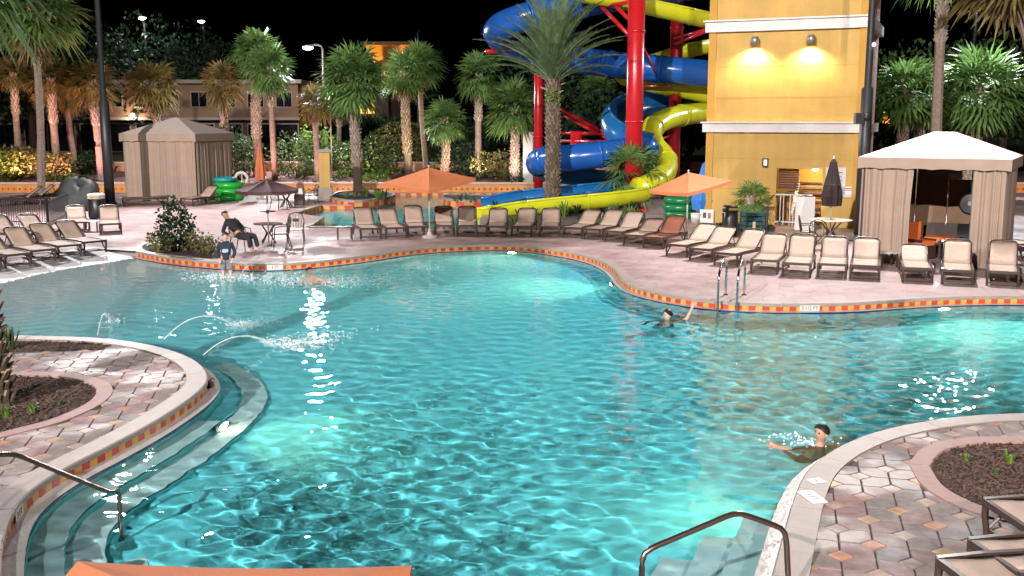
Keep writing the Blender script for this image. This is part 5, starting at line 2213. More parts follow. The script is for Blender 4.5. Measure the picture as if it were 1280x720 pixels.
a1 = A(-60, 573, 8.7)
a2 = A(18, 567, 9.05)
a3 = A(138, 616, 9.75)
post = A(152, 672, 9.9)
rail_thing('bronze stair rail sloping from the left deck into the water', [soft([Vector((a1.x, a1.y, 0)), a1, a2, a3, Vector((post.x, post.y, .12)), Vector((post.x, post.y, -.9))], .1)], M_bronze, .024, foot=[Vector((a1.x, a1.y, 0))])
q1, q2 = A(803, 690, 7.5), A(921, 640, 7.7)
q3 = A(982, 662, 7.75)
rail_thing('bronze peaked stair rail at the right pool steps', [soft([Vector((q1.x, q1.y, -.9)), q1, q2, q3, Vector((q3.x + .05, q3.y - .02, 0))], .09)], M_bronze, .024, foot=[Vector((q3.x + .05, q3.y - .02, .014))])
lt = []
ft = []
for k, (dx0, wx0) in enumerate(((907, 897), (930, 921))):
    d_ = G(dx0, 369)
    wv_ = G(wx0, 386, -.1)
    z_ = .82
    lt.append(soft([Vector((d_.x, d_.y, 0)), Vector((d_.x, d_.y, z_ - .05)), Vector(((d_.x + wv_.x) / 2, (d_.y + wv_.y) / 2, z_ + .05)), Vector((wv_.x, wv_.y, z_ - .2)), Vector((wv_.x, wv_.y, -1.0))], .14))
    ft.append(Vector((d_.x, d_.y, 0)))
lad = rail_thing('stainless pool ladder rails at the far edge before the loungers', lt, M_steel, .026, 'pool_ladder', ft)
l0, l1 = lt[0][-1], lt[1][-1]
for z_ in (-.3, -.55, -.8):
    MB().tube([(l0.x, l0.y, z_), (l1.x, l1.y, z_)], .03, 6).build('rung', M_steel, lad)

# ------------------------------------------------------------------ bins, boards, tubes
def trash_can(label, loc, h=.95, w=.5, lid=M_black):
    t = thing('trash_can', label, 'trash can', loc, .2, 'black trash cans')
    MB().lathe([(w * .44, 0), (w * .5, .05), (w * .5, h * .78), (w * .46, h * .8)], n=18).build('body', M_black, t, True)
    l = MB().lathe([(w * .52, h * .8), (w * .53, h * .84), (w * .53, h * .97), (w * .4, h)], n=18).build('lid', lid, t, True)
    MB().box((0, -w * .5, h * .89), (w * .6, .08, h * .08)).build('slot', mat('slot_brass', (.35, .27, .1), .4), l)
    for k in range(10):
        a = 2 * PI * k / 10
        MB().box((math.cos(a) * w * .505, math.sin(a) * w * .505, h * .42), (.02, .05, h * .66), a).build('rib', M_black, t)
    return t


trash_can('black trash can at the tower bed beside the young palm', G(912, 294), 1.0)
trash_can('black trash can with pale top behind the two upright loungers', G(122, 274), 1.0, .62, mat('pale_lid', (.5, .47, .44), .6))

# heap under a dark tarpaulin
r = np.random.default_rng(5)
t = thing('covered_heap', 'lumpy heap under a dark tarpaulin beside the trash can', 'heap', G(100, 263))
mb = MB()
nn, mm_ = 22, 9
vs = []
for j in range(mm_ + 1):
    for i in range(nn):
        a = 2 * PI * i / nn
        u = j / mm_
        rad = (math.cos(u * PI / 2) ** .6) * (1 + .25 * math.sin(2 * a + 3 * u) + r.uniform(-.12, .12))
        vs.append((.85 * rad * math.cos(a), .55 * rad * math.sin(a), 1.15 * math.sin(u * PI / 2) * (1 + .2 * math.sin(2 * a + 1) + r.uniform(-.1, .1))))
fs = [(j * nn + i, j * nn + (i + 1) % nn, (j + 1) * nn + (i + 1) % nn, (j + 1) * nn + i) for j in range(mm_) for i in range(nn)]
mb.add(vs, fs)
mb.build('tarpaulin', mat('dark_tarp', (.012, .016, .015), .6, .4, 3, .6, 6), t, True)
for a in (.3, 1.7, 3.2, 4.6):
    MB().ball((.8 * math.cos(a), .52 * math.sin(a), .06), .1, sq=(1.3, 1, .6)).build('sandbag', M_trimw, t, True)

# black picket fence on the left
def fence(label, a, b, h=.95):
    d = b - a
    L_ = d.length
    t = thing('picket_fence', label, 'fence', a, math.atan2(d.y, d.x), 'black picket fence')
    for z in (.12, h - .06):
        MB().box((L_ / 2, 0, z), (L_, .03, .035)).build('rail', M_black, t)
    n = int(L_ / .13)
    pk = MB().box((0, 0, h / 2 + .02), (.016, .016, h - .04)).mesh('picket', M_black)
    for i in range(1, n):
        link('picket', pk, t, (i * L_ / n, 0, 0))
    for x in (0, L_):
        MB().box((x, 0, h / 2 + .06), (.06, .06, h + .12)).build('post', M_black, t)
    return t


fence('black picket fence run behind the slanted lounger row', G(-50, 276), G(60, 284))
fence('short black picket fence run turning toward the trash can', G(61, 283.5), G(85, 271))

# green tubes
M_green = mat('green_vinyl', (.02, .38, .05), .3, .1, 2)
M_teal = mat('teal_vinyl', (.02, .3, .32), .3, .1, 2)
for k, (px, py, s, n_, lb, m2) in enumerate([(286, 250, 1.0, 3, 'stack of green inflatable tubes beside the closed cabana', M_green), (849, 272, .95, 3, 'pile of dark green inflatable tubes by the blue umbrella', mat('dark_green_vinyl', (.01, .16, .05), .3))]):
    b = G(px, py)
    for q in range(n_):
        t = thing('inner_tube', ['bottom', 'middle', 'top'][q] + ' one in the ' + lb, 'inner tube', (b.x + random.uniform(-.06, .06), b.y, .15 * s + q * .29 * s), 0, 'inflatable tubes in stacks')
        MB().torus((0, 0, 0), .56 * s, .155 * s, 26, 10).build('ring', m2 if q < 2 or k else M_green, t, True)
        for a in (.4, 2.3):
            MB().tube([(.7 * s * math.cos(a - .15), .7 * s * math.sin(a - .15), .08), (.76 * s * math.cos(a), .76 * s * math.sin(a), .1), (.7 * s * math.cos(a + .15), .7 * s * math.sin(a + .15), .08)], .018, 5).build('handle', M_teal, t)
t = thing('inner_tube', 'teal inflatable tube lying on the green tube stack', 'inner tube', G(284, 250) + Vector((-.1, .1, .98)), .3, 'inflatable tubes in stacks')
MB().torus((0, 0, 0), .42, .12, 24, 9).build('ring', M_teal, t, True)
MB().tube([(.52, -.1, .05), (.58, 0, .07), (.52, .1, .05)], .015, 5).build('handle', M_green, t)
# life ring on a stand
b = G(303, 249)
t = thing('life_ring', 'white life ring hung on a post beside the green tubes', 'life ring', (b.x, b.y, 0))
MB().tube([(0, .08, 0), (0, .08, 1.35)], .035, 8).build('post', M_trimw, t)
MB().torus((0, -.02, 1.0), .29, .075, 24, 8, 'Y').build('ring', M_white, t, True)
for a in (PI / 4, 3 * PI / 4, 5 * PI / 4, 7 * PI / 4):
    MB().torus((.29 * math.cos(a), -.02, 1.0 + .29 * math.sin(a)), .08, .012, 10, 5, 'Y').build('band', mat('orange_band', (.7, .12, .02), .5), t)

# yellow pillar with cream cap and foot
b = G(407, 251)
t = thing('yellow_pillar', 'square yellow pillar with cream cap at the river entry', 'pillar', b, .15)
zt = A(407, 190, b.y).z
MB().box((0, 0, .33), (.66, .66, .66)).build('foot', M_cream, t)
MB().box((0, 0, (zt + .66) / 2), (.5, .5, zt - .66)).build('shaft', M_yel, t)
MB().box((0, 0, zt + .06), (.66, .66, .14)).build('cap', M_cream, t)

# river island planter wall and small second planter
for k, (pl_, lb) in enumerate(((closed([g2(*p) for p in [(412, 252), (425, 245), (460, 243.4), (490, 246), (492, 250.5), (472, 254.5), (440, 257)]], .4), 'oval tiled planter on the river island around the palm'),
                               (closed([g2(*p) for p in [(552, 252), (560, 249), (600, 249), (622, 251), (612, 255), (570, 256)]], .4), 'long tiled planter in the river near the slide end'))):
    cx_, cy_ = np.mean(np.array(pl_), 0)
    t = thing('tiled_planter', lb, 'planter', (cx_, cy_, 0))
    lp = [(p[0] - cx_, p[1] - cy_) for p in pl_]
    n = len(lp)
    z0_, z1_ = -.9, .24
    vs = [(x, y, z0_) for x, y in lp] + [(x, y, z1_) for x, y in lp] + [(x * .93, y * .93, z1_) for x, y in lp] + [(x * .93, y * .93, z1_ - .06) for x, y in lp]
    fs = [(r_ * n + i, r_ * n + (i + 1) % n, (r_ + 1) * n + (i + 1) % n, (r_ + 1) * n + i) for r_ in range(3) for i in range(n)]
    MB().add(vs, fs).build('wall', M_cream, t)
    MB().add([(x * .93, y * .93, z1_ - .05) for x, y in lp], [tuple(range(n))]).build('soil', M_mulch, t)
    mb = MB()
    for i in range(n):
        p, q = Vector((*lp[i], 0)), Vector((*lp[(i + 1) % n], 0))
        d = q - p
        mb.box(((p.x + q.x) / 2, (p.y + q.y) / 2, .02), (d.length * .9, .05, .22), math.atan2(d.y, d.x), mi=i % 2)
    struct(mb.build('tile_band', [M_tile_o, M_tile_r], t), 'stuff')
for k in range(6):
    strappy('green plant in the long river planter', G(random.uniform(562, 610), random.uniform(250.5, 253.5), .2), 24, random.uniform(.3, .5), M_leaf, 670 + k, 'plants in the long river planter')

# white board stand by the blue umbrella, A-frame board, small bed things
b = G(883, 279)
t = thing('leaning_board', 'small white leaning board with dark print by the blue umbrella', 'sign', b, R(-10))
Mx = Matrix.Rotation(R(-14), 3, 'X')
MB().box((0, 0, .26), (.5, .04, .5), 0, Mx).build('panel', M_white, t)
MB().box((-.08, -.03, .3), (.12, .012, .2), 0, Mx).build('print_block', M_inkd, t)
MB().box((.1, -.03, .28), (.1, .012, .2), 0, Mx).build('print_block', MATS['red_ink'], t)
MB().tube([(0, .3, 0), (0, .07, .45)], .018, 6).build('prop', M_white, t)
b = G(869, 279)
t = thing('white_bucket', 'round white bucket at the foot of the blue umbrella', 'bucket', b)
MB().lathe([(.14, 0), (.18, .36), (.17, .36), (.13, .03)], n=16).build('body', M_white, t, True)
MB().torus((0, 0, .36), .18, .012, 16, 5).build('rim', M_white, t)
b = G(1005, 287)
t = thing('sandwich_board', 'plain white A-frame board before the tower doorway', 'sign', b, R(-16))
for s in (-1, 1):
    pn = MB().box((0, s * .17, .58), (.66, .035, 1.18), 0, Matrix.Rotation(R(s * 15), 3, 'X')).build('panel', M_white, t)
MB().tube([(-.2, 0, 1.15), (0, 0, 1.2), (.2, 0, 1.15)], .014, 5).build('handle', M_black, t)
M_tealw = mat('weathered_teal', (.015, .07, .075), .7, .3, 6)
b = G(941, 288)
t = thing('teal_crate', 'teal storage crate behind the plants in the tower bed', 'crate', b, .2)
for k in range(4):
    MB().box((0, 0, .1 + k * .16), (.75, .5, .12)).build('slat', M_tealw, t)
for x in (-1, 1):
    for y in (-1, 1):
        MB().box((x * .36, y * .235, .33), (.05, .05, .64)).build('corner_post', M_tealw, t)
b = G(958, 289)
t = thing('dark_bollard', 'thin dark bollard at the edge of the tower bed', 'bollard', b)
MB().tube([(0, 0, 0), (0, 0, .82)], .045, 8).build('post', M_mast, t)
MB().ball((0, 0, .84), .06).build('cap', M_mast, t, True)
b = G(942, 296)
t = thing('wooden_marker', 'L shaped wooden marker at the front of the tower bed', 'marker', b, -.2)
MB().box((0, 0, .24), (.09, .07, .5)).build('upright', mat('raw_wood', (.45, .3, .16), .8, .2, 10), t)
MB().box((-.14, 0, .1), (.19, .065, .08)).build('crosspiece', MATS['raw_wood'], t)
b = G(80, 250)
t = thing('green_bottle', 'tall green bottle shaped post behind the black fence', 'post', b)
MB().lathe([(.08, 0), (.09, .05), (.09, .5), (.035, .62), (.035, .75)], n=12).build('body', M_green, t, True)
MB().lathe([(.045, .75), (.045, .8)], n=10).build('cap', M_white, t)

# round white table with the closed umbrella, and chairs
def patio_chair(label, loc, rz, group='wrought patio chairs'):
    t = thing('patio_chair', label, 'chair', loc, rz, group)
    m = M_frame
    MB().box((0, 0, .42), (.46, .44, .03)).build('seat', m, t)
    arch = [(-.24, .22, .42), (-.25, .27, .7), (-.2, .3, .84), (-.1, .31, .9), (0, .31, .92), (.1, .31, .9), (.2, .3, .84), (.25, .27, .7), (.24, .22, .42)]
    bk = MB().tube(arch, .018, 6).build('back_frame', m, t, True)
    for k in range(5):
        x = -.16 + k * .08
        MB().tube([(x, .23, .43), (x * 1.05, .3, .86)], .009, 5).build('back_bar', m, bk)
    MB().box((0, .27, .68), (.2, .02, .1)).build('back_plate', m, bk)
    for s in (-1, 1):
        MB().tube([(s * .25, .26, .64), (s * .27, 0, .66), (s * .26, -.18, .62), (s * .24, -.21, .42)], .015, 6).build('armrest', m, t, True)
        MB().tube([(s * .23, -.2, .42), (s * .26, -.24, 0)], .016, 6).build('leg', m, t)
        MB().tube([(s * .23, .2, .42), (s * .26, .3, 0)], .016, 6).build('leg', m, t)
    return t


def round_table(label, loc, r_, h, top, rz=0.):
    t = thing('round_table', label, 'table', loc, rz)
    MB().lathe([(r_ * .97, h - .025), (r_, h - .015), (r_, h), (r_ * .3, h + .004)], n=28).build('top', top, t)
    for k in range(4):
        a = PI / 4 + k * PI / 2
        c, s = math.cos(a), math.sin(a)
        MB().tube([(r_ * .62 * c, r_ * .62 * s, 0), (r_ * .12 * c, r_ * .12 * s, h * .5), (r_ * .6 * c, r_ * .6 * s, h - .03)], [.026, .032, .022], 6).build('leg', M_frame, t)
    return t


round_table('round white table holding the closed dark umbrella', G(1037, 303), .66, .72, mat('white_table', (.5, .46, .42), .4))
patio_chair('dark patio chair left of the round white table', G(1010, 307), R(70))
patio_chair('dark patio chair tucked before the round white table', G(1022, 312), R(160))
round_table('crossed leg table under the maroon umbrella', G(336, 303), .46, .6, mat('dark_glass_top', (.05, .045, .045), .15), .3)
patio_chair('dark patio chair facing the pool beside the maroon umbrella', G(370, 303), R(8))
patio_chair('dark patio chair turned to the crossed leg table', G(351, 309), R(-70))
round_table('pale table at the river entry beside the yellow pillar', G(358, 259), .5, .7, mat('beige_table', (.45, .38, .32), .5))
patio_chair('patio chair between the pale table and the yellow pillar', G(389, 256), R(-60))
patio_chair('patio chair left of the pale table at the river entry', G(349, 262), R(60))
b = G(383, 256)
t = thing('folded_towel_stack', 'stack of white towels on the chair by the yellow pillar', 'towels', (b.x - .25, b.y - .3, 0))
MB().box((0, 0, .25), (.4, .35, .5)).build('stool', M_frame, t)
for k in range(4):
    MB().box((random.uniform(-.02, .02), 0, .53 + k * .065), (.36, .3, .06)).build('towel', M_white, t)
# drink shelf on the maroon umbrella pole
p = G(336, 303)
t = thing('pole_tray', 'small round tray clamped on the maroon umbrella pole', 'tray', p + Vector((0, 0, .98)))
MB().lathe([(.03, -.03), (.24, -.005), (.26, .02), (.25, .02), (.03, .0)], n=20).build('dish', M_frame, t)
MB().lathe([(.028, -.06), (.045, -.06), (.045, .05), (.028, .05)], n=12, cap=False).build('clamp', M_frame, t)

# ------------------------------------------------------------------ depth markers and white deck tiles
def marker(label, p, rz, flat, w, h, text, size, ink=M_inkd, m=M_white, parent_tilt=None):
    t = thing('depth_marker', label, 'marker tile', p, rz, 'pool marker tiles')
    if flat:
        MB().box((0, 0, .006), (w, h, .012)).build('plate', m, t)
        me = text_mesh(text, size, ink)
        o = link('lettering', me, t, (0, -size * .33, .0135))
    else:
        MB().box((0, 0, 0), (w, .012, h)).build('plate', m, t)
        me = text_mesh(text, size, ink)
        o = link('lettering', me, t, (0, -.0085, -size * .33))
        o.rotation_euler = (PI / 2, 0, 0)
    return t


def far_pt(px, py):
    p = G(px, py)
    k = int(np.argmin(np.hypot(cFAR[:, 0] - p.x, cFAR[:, 1] - p.y)))
    tt = cFAR[min(k + 1, len(cFAR) - 1)] - cFAR[k - 1]
    a = math.atan2(tt[1], tt[0])
    return Vector((cFAR[k][0] + math.sin(a) * .028, cFAR[k][1] - math.cos(a) * .028, -.082)), a


p, a = far_pt(1014, 380)
marker('white depth marker in the tile band right of the pool ladder', p, a, False, .42, .118, '3 1/2 FT', .105)
p, a = far_pt(344, 330)
marker('white depth marker in the tile band below the maroon umbrella', p, a, False, .42, .118, '3 FT', .11)
p = G(37, 629)
k = int(np.argmin(np.hypot(cLEFT[:, 0] - p.x, cLEFT[:, 1] - p.y)))
tt = cLEFT[k + 1] - cLEFT[k - 1]
a = math.atan2(tt[1], tt[0])
marker('white depth marker in the tile band by the bronze stair rail', Vector((cLEFT[k][0] + math.sin(a) * .028, cLEFT[k][1] - math.cos(a) * .028, -.082)), a, False, .26, .118, '3 FT', .1)
marker('larger white tile in the pavers near the right coping', G(1015, 622, .012), R(-78), True, .34, .17, '3 FT', .1, M_ink)
marker('smaller white tile in the pavers near the right coping', G(1020, 602, .012), R(-70), True, .13, .17, 'NO', .05, M_ink)

# skimmer lids and small clutter on the left island ledge
b = G(259, 472)
t = thing('ledge_fitting', 'small brown metal fitting on the left island ledge', 'fitting', Vector((eL[0][0], 0, 0)))
k = int(np.argmin(np.hypot(cLEFT[:, 0] - b.x, cLEFT[:, 1] - b.y)))
t.location = (cLEFT[k][0] + .06, cLEFT[k][1], WZ + .018)
MB().box((0, 0, .05), (.1, .08, .1)).build('body', M_bronze, t)
MB().tube([(0, 0, .1), (.03, 0, .14), (.08, 0, .12)], .015, 6).build('nozzle', M_bronze, t)

# ------------------------------------------------------------------ water jets
def jet_mat():
    m = bpy.data.materials.new('jet_water')
    m.use_nodes = True
    b = m.node_tree.nodes['Principled BSDF']
    b.inputs['Base Color'].default_value = (.85, .93, .95, 1)
    b.inputs['Roughness'].default_value = .25
    b.inputs['Alpha'].default_value = .5
    return m


M_jet = jet_mat()
M_foam = mat('white_foam', (.6, .66, .68), .5)


def water_jet(label, a, b, h, sprd=.35, n=260, seed=0, group='arching water jets'):
    a, b = Vector(a), Vector(b)
    t = thing('water_jet', label, 'water jet', (0, 0, 0), 0, group)
    pts = []
    rr0 = random.Random(seed + 50)
    for i in range(21):
        u = i / 20
        p = a.lerp(b, u)
        p.z += 4 * h * u * (1 - u)
        pts.append(p)
    MB().tube(pts, [.008 + .009 * (i / 20) * rr0.uniform(.5, 1.5) for i in range(21)], 6).build('stream', M_jet, t, True)
    rr = random.Random(seed)
    mb = MB()
    d = (b - a)
    d.z = 0
    d.normalize()
    for i in range(n):
        q = rr.gauss(0, 1)
        p = b + d * abs(rr.gauss(0, sprd)) + Vector((-d.y, d.x, 0)) * rr.gauss(0, sprd * .45)
        p.z = WZ + abs(rr.gauss(0, .03)) + .005
        s = rr.uniform(.004, .014)
        mb.box(p, (s * rr.uniform(.8, 2.6), s * 1.4, s), rr.uniform(0, 3), taper=.5)
    for i in range(120):
        u = rr.uniform(.45, 1) ** .8
        p = a.lerp(b, u) + Vector((rr.gauss(0, .02), rr.gauss(0, .02), rr.gauss(0, .03) * u))
        p.z += 4 * h * u * (1 - u)
        s = rr.uniform(.003, .009)
        mb.box(p, (s, s, s * 1.5), taper=.5)
    struct(mb.build('splash', M_foam, t), 'stuff')
    return t


water_jet('water jet arching from the left island coping toward the foam', G(205, 424, WZ + .1), G(296, 410, WZ), .32, .4, 420, 1)
water_jet('water jet arching low from the left island tip', G(254, 444, WZ + .1), G(345, 434, WZ), .26, .7, 800, 2)
water_jet('short water jet beside the standing child', G(302, 341, WZ + .15), G(322, 334, WZ + .02), .12, .15, 80, 3)
water_jet('thin water jet rising at the beach side of the left island', G(122, 419, WZ + .1), G(140, 405, WZ), .3, .2, 90, 4)


def splash(label, p, sx, sy, n, seed, hz=.05):
    rr = random.Random(seed)
    mb = MB()
    for i in range(n):
        q = Vector((rr.gauss(0, sx), rr.gauss(0, sy), abs(rr.gauss(0, hz)) + .004))
        s = rr.uniform(.005, .018)
        mb.box(q, (s * rr.uniform(.8, 2.8), s * 1.4, s), rr.uniform(0, 3), taper=.5)
    o = mb.build('splash', M_foam)
    o.location = p
    tag(o, label, 'splash')
    return struct(o, 'stuff')


splash('white splash around the swimmer below the maroon umbrella', G(398, 352, WZ), .75, .5, 1000, 11)
splash('white splash at the feet of the standing child', G(278, 348, WZ), .5, .3, 520, 12)
splash('small splash in the middle of the far water', G(527, 335, WZ), .3, .2, 120, 13)
splash('foam ripple around the swimmer at the right coping', G(1004, 552, WZ), .22, .14, 90, 14, .012)

# foam where the beach slope meets the water
rr = random.Random(31)
mb = MB()
for i in range(1500):
    k = rr.randrange(len(cW) - 1)
    p, q = Vector(cW[k]), Vector(cW[k + 1])
    c = p.lerp(q, rr.random())
    n_ = Vector((-(q - p).y, (q - p).x)).normalized()
    c = c + n_ * (rr.gauss(0, .05) + .05 * math.sin(c.x * 1.7))
    s_ = rr.uniform(.02, .06)
    mb.box((c.x, c.y, WZ + .004 + rr.uniform(0, .004)), (s_ * 2.4, s_, .008), math.atan2((q - p).y, (q - p).x) + rr.gauss(0, .4), taper=.6)
struct(mb.build('foam_line', M_foam), 'stuff')

# ------------------------------------------------------------------ people
M_skin = mat('skin_tan', (.42, .23, .15), .55, .06, 8)
M_skin2 = mat('skin_light', (.55, .34, .25), .55, .06, 8)
M_hair = mat('dark_hair', (.012, .009, .008), .5, .2, 20)
M_navyc = mat('navy_cotton', (.016, .022, .04), .9, .2, 6, .3, 40)
M_greyc = mat('grey_cotton', (.16, .17, .20), .9, .15, 6, .3, 40)
M_blackc = mat('black_cotton', (.014, .014, .017), .9, .2, 6, .3, 40)


def skin(name, chains, m, parent, root=None, sub=2):
    """chains: list of [(pos, radius), ...]; equal positions are welded; grows a Skin surface"""
    verts, radii, edges, look = [], [], [], {}
    for ch in chains:
        prev = None
        for pos, r_ in ch:
            key = tuple(round(c, 4) for c in pos)
            if key not in look:
                look[key] = len(verts)
                verts.append(tuple(pos))
                radii.append(r_)
            i = look[key]
            if prev is not None and prev != i:
                edges.append((prev, i))
            prev = i
    me = bpy.data.meshes.new(name)
    me.from_pydata(verts, edges, [])
    me.materials.append(m)
    o = link(name, me, parent)
    md = o.modifiers.new('skin', 'SKIN')
    md.use_smooth_shade = True
    sv = me.skin_vertices[0].data if me.skin_vertices else None
    if sv is None:
        bpy.context.view_layer.objects.active = o
        bm = bmesh.new()
        bm.from_mesh(me)
        bm.verts.layers.skin.verify()
        bm.to_mesh(me)
        bm.free()
        sv = me.skin_vertices[0].data
    for i, r_ in enumerate(radii):
        rr_ = r_ if isinstance(r_, tuple) else (r_, r_)
        sv[i].radius = rr_
        sv[i].use_root = (i == 0)
    s = o.modifiers.new('sub', 'SUBSURF')
    s.levels = s.render_levels = sub
    return o


def person(label, loc, rz, J, s, skin_m, top=None, bottom=None, hair=True, logo=None, hair_long=False):
    """J: joint positions for a 1.75 m adult, scaled by s"""
    t = thing('person', label, 'person', loc, rz)
    V = {k: Vector(v) * s for k, v in J.items()}

    def lp(a, b, f):
        return V[a].lerp(V[b], f)
    hd = (V['head'] - V['neck']).normalized()
    chains = [[(V['pelvis'], .125 * s), (lp('pelvis', 'chest', .5), .115 * s), (V['chest'], .135 * s), (lp('chest', 'neck', .75), .085 * s), (V['neck'], .058 * s), (V['neck'] + hd * .045 * s, .056 * s), (V['neck'] + hd * .09 * s, .082 * s), (V['neck'] + hd * .155 * s, .094 * s), (V['neck'] + hd * .225 * s, .07 * s), (V['neck'] + hd * .25 * s, .03 * s)]]
    for q in 'lr':
        sh, el, wr_, = V['sh' + q], V['el' + q], V['wr' + q]
        fd = (wr_ - el).normalized()
        chains.append([(V['chest'], .135 * s), (sh, .062 * s), (sh.lerp(el, .5), .047 * s), (el, .04 * s), (el.lerp(wr_, .4), .038 * s), (wr_, .026 * s), (wr_ + fd * .05 * s, .034 * s), (wr_ + fd * .095 * s, .032 * s)])
        palm_ = wr_ + fd * .095 * s
        side = fd.cross(Vector((0, 1, 0)))
        side = side.normalized() if side.length > .1 else Vector((1, 0, 0))
        curl = fd.cross(side)
        for f in range(4):
            o_ = side * (f - 1.5) * .021 * s
            chains.append([(palm_, .032 * s), (palm_ + o_ + fd * .035 * s, .0095 * s), (palm_ + o_ * 1.1 + fd * (.075 - .006 * abs(f - 1.4)) * s + curl * .012 * s, .0085 * s)])
        tb = wr_ + fd * .05 * s
        chains.append([(tb, .034 * s), (tb + side * .045 * s + fd * .02 * s, .011 * s), (tb + side * .062 * s + fd * .055 * s, .0095 * s)])
        hp, kn, an, toe = V['hip' + q], V['kn' + q], V['an' + q], V['toe' + q]
        chains.append([(V['pelvis'], .125 * s), (hp, .098 * s), (hp.lerp(kn, .5), .08 * s), (kn, .056 * s), (kn.lerp(an, .3), .057 * s), (an, .036 * s), (an.lerp(toe, .5) - Vector((0, 0, .02 * s)), .036 * s), (toe, .026 * s)])
    bd = skin('body', chains, skin_m, t)
    c_ = V['neck'] + hd * .15 * s
    fwd = Vector(J.get('face', (0, -1, 0))).normalized()
    # face: nose, eyes, ears
    sd = fwd.cross(hd).normalized()
    hm = MB()
    hm.ball(c_ + fwd * .09 * s - hd * .01 * s, .017 * s, 6, 5)
    hm.build('nose', skin_m, bd, True)
    for q in (-1, 1):
        MB().ball(c_ + fwd * .078 * s + sd * q * .033 * s + hd * .018 * s, .011 * s, 6, 5).build('eye', M_hair, bd, True)
        MB().ball(c_ + sd * q * .088 * s - hd * .005 * s, .024 * s, 6, 5, sq=(.6, 1, 1.3)).build('ear', skin_m, bd, True)
    if hair:
        rr_ = random.Random(3)
        mb = MB()
        n1, n2 = 16, 8
        vs = []
        back = -fwd
        for j in range(n2 + 1):
            el_ = -.35 + (PI / 2 + .35) * j / n2
            for i in range(n1):
                a = 2 * PI * i / n1
                d = back * math.cos(a) * math.cos(el_) + sd * math.sin(a) * math.cos(el_) + hd * math.sin(el_)
                front = max(0, -math.cos(a))
                e2 = max(el_, front * .75 - .1)
                d = back * math.cos(a) * math.cos(e2) + sd * math.sin(a) * math.cos(e2) + hd * math.sin(e2)
                vs.append(c_ + hd * .02 * s + d * (.103 + rr_.uniform(0, .006)) * s * (1.12 if hair_long and el_ < .3 else 1))
        fs = [(j * n1 + i, j * n1 + (i + 1) % n1, (j + 1) * n1 + (i + 1) % n1, (j + 1) * n1 + i) for j in range(n2) for i in range(n1)]
        mb.add(vs, fs)
        mb.build('hair', M_hair, bd, True)
    if top:
        ch = [[(V['pelvis'] - (V['chest'] - V['pelvis']).normalized() * .09 * s, .15 * s), (V['pelvis'], .155 * s), (lp('pelvis', 'chest', .5), .142 * s), (V['chest'], .165 * s), (lp('chest', 'neck', .7), .105 * s), (lp('chest', 'neck', .95), .07 * s)]]
        for q in 'lr':
            sh, el, wr_ = V['sh' + q], V['el' + q], V['wr' + q]
            ch.append([(V['chest'], .165 * s), (sh, .082 * s), (sh.lerp(el, .5), .066 * s), (el, .06 * s), (el.lerp(wr_, .5), .054 * s), (wr_.lerp(el, .05), .046 * s)])
        skin('hoodie', ch, top, t)
        if logo:
            f_ = V['chest'].lerp(V['pelvis'], .25) + Vector((0, -.178 * s, 0))
            mb = MB()
            mb.add([f_ + Vector((x * s, y * s, z * s)) for x, y, z in [(-.1, .012, -.03), (-.09, .008, .03), (-.04, 0, .06), (.02, 0, .045), (.07, .004, .065), (.1, .012, .01), (.08, .008, -.05), (0, 0, -.06), (-.06, .004, -.06)]], [tuple(range(9))])
            mb.build('chest_print', mat('grey_print', (.35, .37, .42), .8), t)
        # hood roll
        MB().torus(tuple(lp('chest', 'neck', .92)), .075 * s, .032 * s, 14, 7).build('hood', top, t, True)
    if bottom:
        ch = [[(V['pelvis'] + (V['chest'] - V['pelvis']).normalized() * .1 * s, .138 * s), (V['pelvis'], .146 * s)]]
        L_ = bottom[1]
        for q in 'lr':
            hp, kn, an = V['hip' + q], V['kn' + q], V['an' + q]
            c1 = [(V['pelvis'], .146 * s), (hp, .118 * s), (hp.lerp(kn, .5), .104 * s), (hp.lerp(kn, .92), .096 * s)]
            if L_ > 1:
                c1 += [(kn, .075 * s), (kn.lerp(an, .5), .072 * s), (kn.lerp(an, .95), .062 * s)]
            ch.append(c1)
        skin('trousers' if L_ > 1 else 'shorts', ch, bottom[0], t)
    return t


STAND = dict(pelvis=(0, 0, .95), chest=(0, -.02, 1.28), neck=(0, -.02, 1.47), head=(0, -.05, 1.7), face=(.1, -1, -.1),
             shl=(-.19, -.01, 1.38), ell=(-.27, .02, 1.12), wrl=(-.2, -.12, .93), shr=(.19, -.01, 1.38), elr=(.27, .02, 1.12), wrr=(.2, -.12, .93),
             hipl=(-.1, 0, .9), knl=(-.11, -.03, .5), anl=(-.12, .02, .09), toel=(-.13, -.14, .04), hipr=(.1, 0, .9), knr=(.11, -.02, .5), anr=(.12, .03, .09), toer=(.13, -.13, .04))
kp = G(284, 347, WZ)
kd_ = float(beach_d(np.array([[kp.x]]), np.array([[kp.y]]))[0, 0])
fz = WZ - .052 * kd_
person('child in navy hoodie and grey shorts standing in the shallow water', (kp.x, kp.y, fz), R(8), STAND, (A(284, 290, kp.y).z - fz) / 1.76, M_skin2, M_navyc, (M_greyc, 1), True, True)
SIT = dict(pelvis=(.12, 0, .47), chest=(-.1, -.03, .78), neck=(-.24, -.05, .95), head=(-.36, -.08, 1.14), face=(-.2, -1, -.35),
           shl=(-.25, -.18, .84), ell=(-.3, -.3, .58), wrl=(-.05, -.36, .5), shr=(-.12, .16, .9), elr=(.08, .22, .68), wrr=(.25, .02, .6),
           hipl=(.18, -.12, .45), knl=(.5, -.24, .42), anl=(.56, -.28, .1), toel=(.74, -.33, .05), hipr=(.18, .1, .45), knr=(.55, .06, .44), anr=(.66, .02, .1), toer=(.84, -.02, .05))
mp_ = G(297, 313)
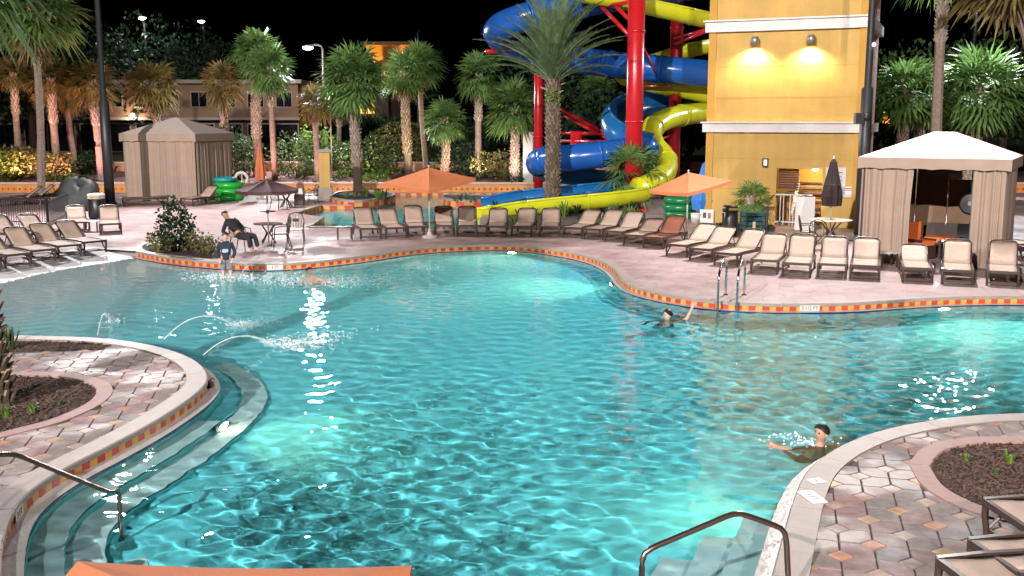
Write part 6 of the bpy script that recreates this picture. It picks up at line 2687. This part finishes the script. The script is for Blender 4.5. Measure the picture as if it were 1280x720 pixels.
person('person in dark clothes sitting bent over on a chair by the shrub bed', mp_, R(-12), SIT, .98, M_skin, M_blackc, (M_blackc, 2))
patio_chair('dark patio chair under the sitting person', mp_ + Vector((.12, 0.02, 0)), R(78))
SWIM = dict(pelvis=(0, .12, -.62), chest=(0, 0, -.24), neck=(0, -.02, -.02), head=(0, -.06, .22), face=(0, -1, 0),
            shl=(-.2, 0, -.12), ell=(-.42, -.14, -.16), wrl=(-.5, -.36, -.08), shr=(.2, 0, -.12), elr=(.4, -.15, -.18), wrr=(.5, -.38, -.1),
            hipl=(-.1, .15, -.68), knl=(-.13, .3, -.95), anl=(-.13, .62, -1.0), toel=(-.13, .78, -1.04), hipr=(.1, .15, -.68), knr=(.13, .34, -.92), anr=(.13, .64, -.98), toer=(.13, .8, -1.02))
S2 = dict(SWIM)
S2.update(elr=(.42, -.02, .04), wrr=(.5, -.08, .26), face=(-.9, -.35, 0))
person('swimmer with dark hair raising one arm near the pool bend', G(834, 399, WZ) + Vector((0, 0, -.02)), R(0), S2, .95, M_skin2, None, (M_blackc, 1), True, None, True)
S3 = dict(SWIM)
S3.update(face=(-.95, -.4, 0), neck=(0, -.02, 0), wrl=(-.6, -.1, .0), ell=(-.45, -.1, -.06))
person('swimmer with short dark hair and bare neck at the right coping', G(1024, 556, WZ) + Vector((0, 0, .03)), R(8), S3, .95, M_skin, None, (M_blackc, 1))
S4 = dict(SWIM)
S4.update(pelvis=(.12, .1, -.28), chest=(0, 0, .02), neck=(-.03, -.04, .2), head=(-.06, -.08, .42), face=(.3, -.9, -.2),
          shl=(-.2, -.02, .1), ell=(-.36, -.1, -.06), wrl=(-.5, -.2, -.08), shr=(.18, 0, .1), elr=(.38, -.08, .06), wrr=(.62, -.1, .02),
          hipl=(.06, .15, -.36), knl=(.1, .42, -.4), anl=(.15, .8, -.38), toel=(.15, .95, -.4), hipr=(.24, .12, -.36), knr=(.35, .4, -.4), anr=(.42, .75, -.38), toer=(.42, .9, -.4))
person('pale swimmer splashing below the maroon umbrella', G(390, 353, WZ) + Vector((0, 0, .0)), R(0), S4, .85, M_skin2, None, (M_navyc, 1))

# tall palm in the near bed: its crown shades the tower wall
b_ = Vector((7.0, 11.3, 0))
t = thing('fan_palm', 'tall palm with rough trunk in the near right mulch bed', 'palm', b_)
trunk_build((0, 0, -.1), (.4, .5, 10.6), .19, .16, t, .5, 78, .1)
c = link('crown', CROWNS[0], t, (.4, .5, 10.7))
c.scale = (1.5,) * 3
umbrella('unseen orange umbrella added to shade the deck by the stair rail', (-7.15, 6.0, 0), 2.3, 1.25, .4, M_can, R(20))  # out of view, added to throw a shadow on the left island corner
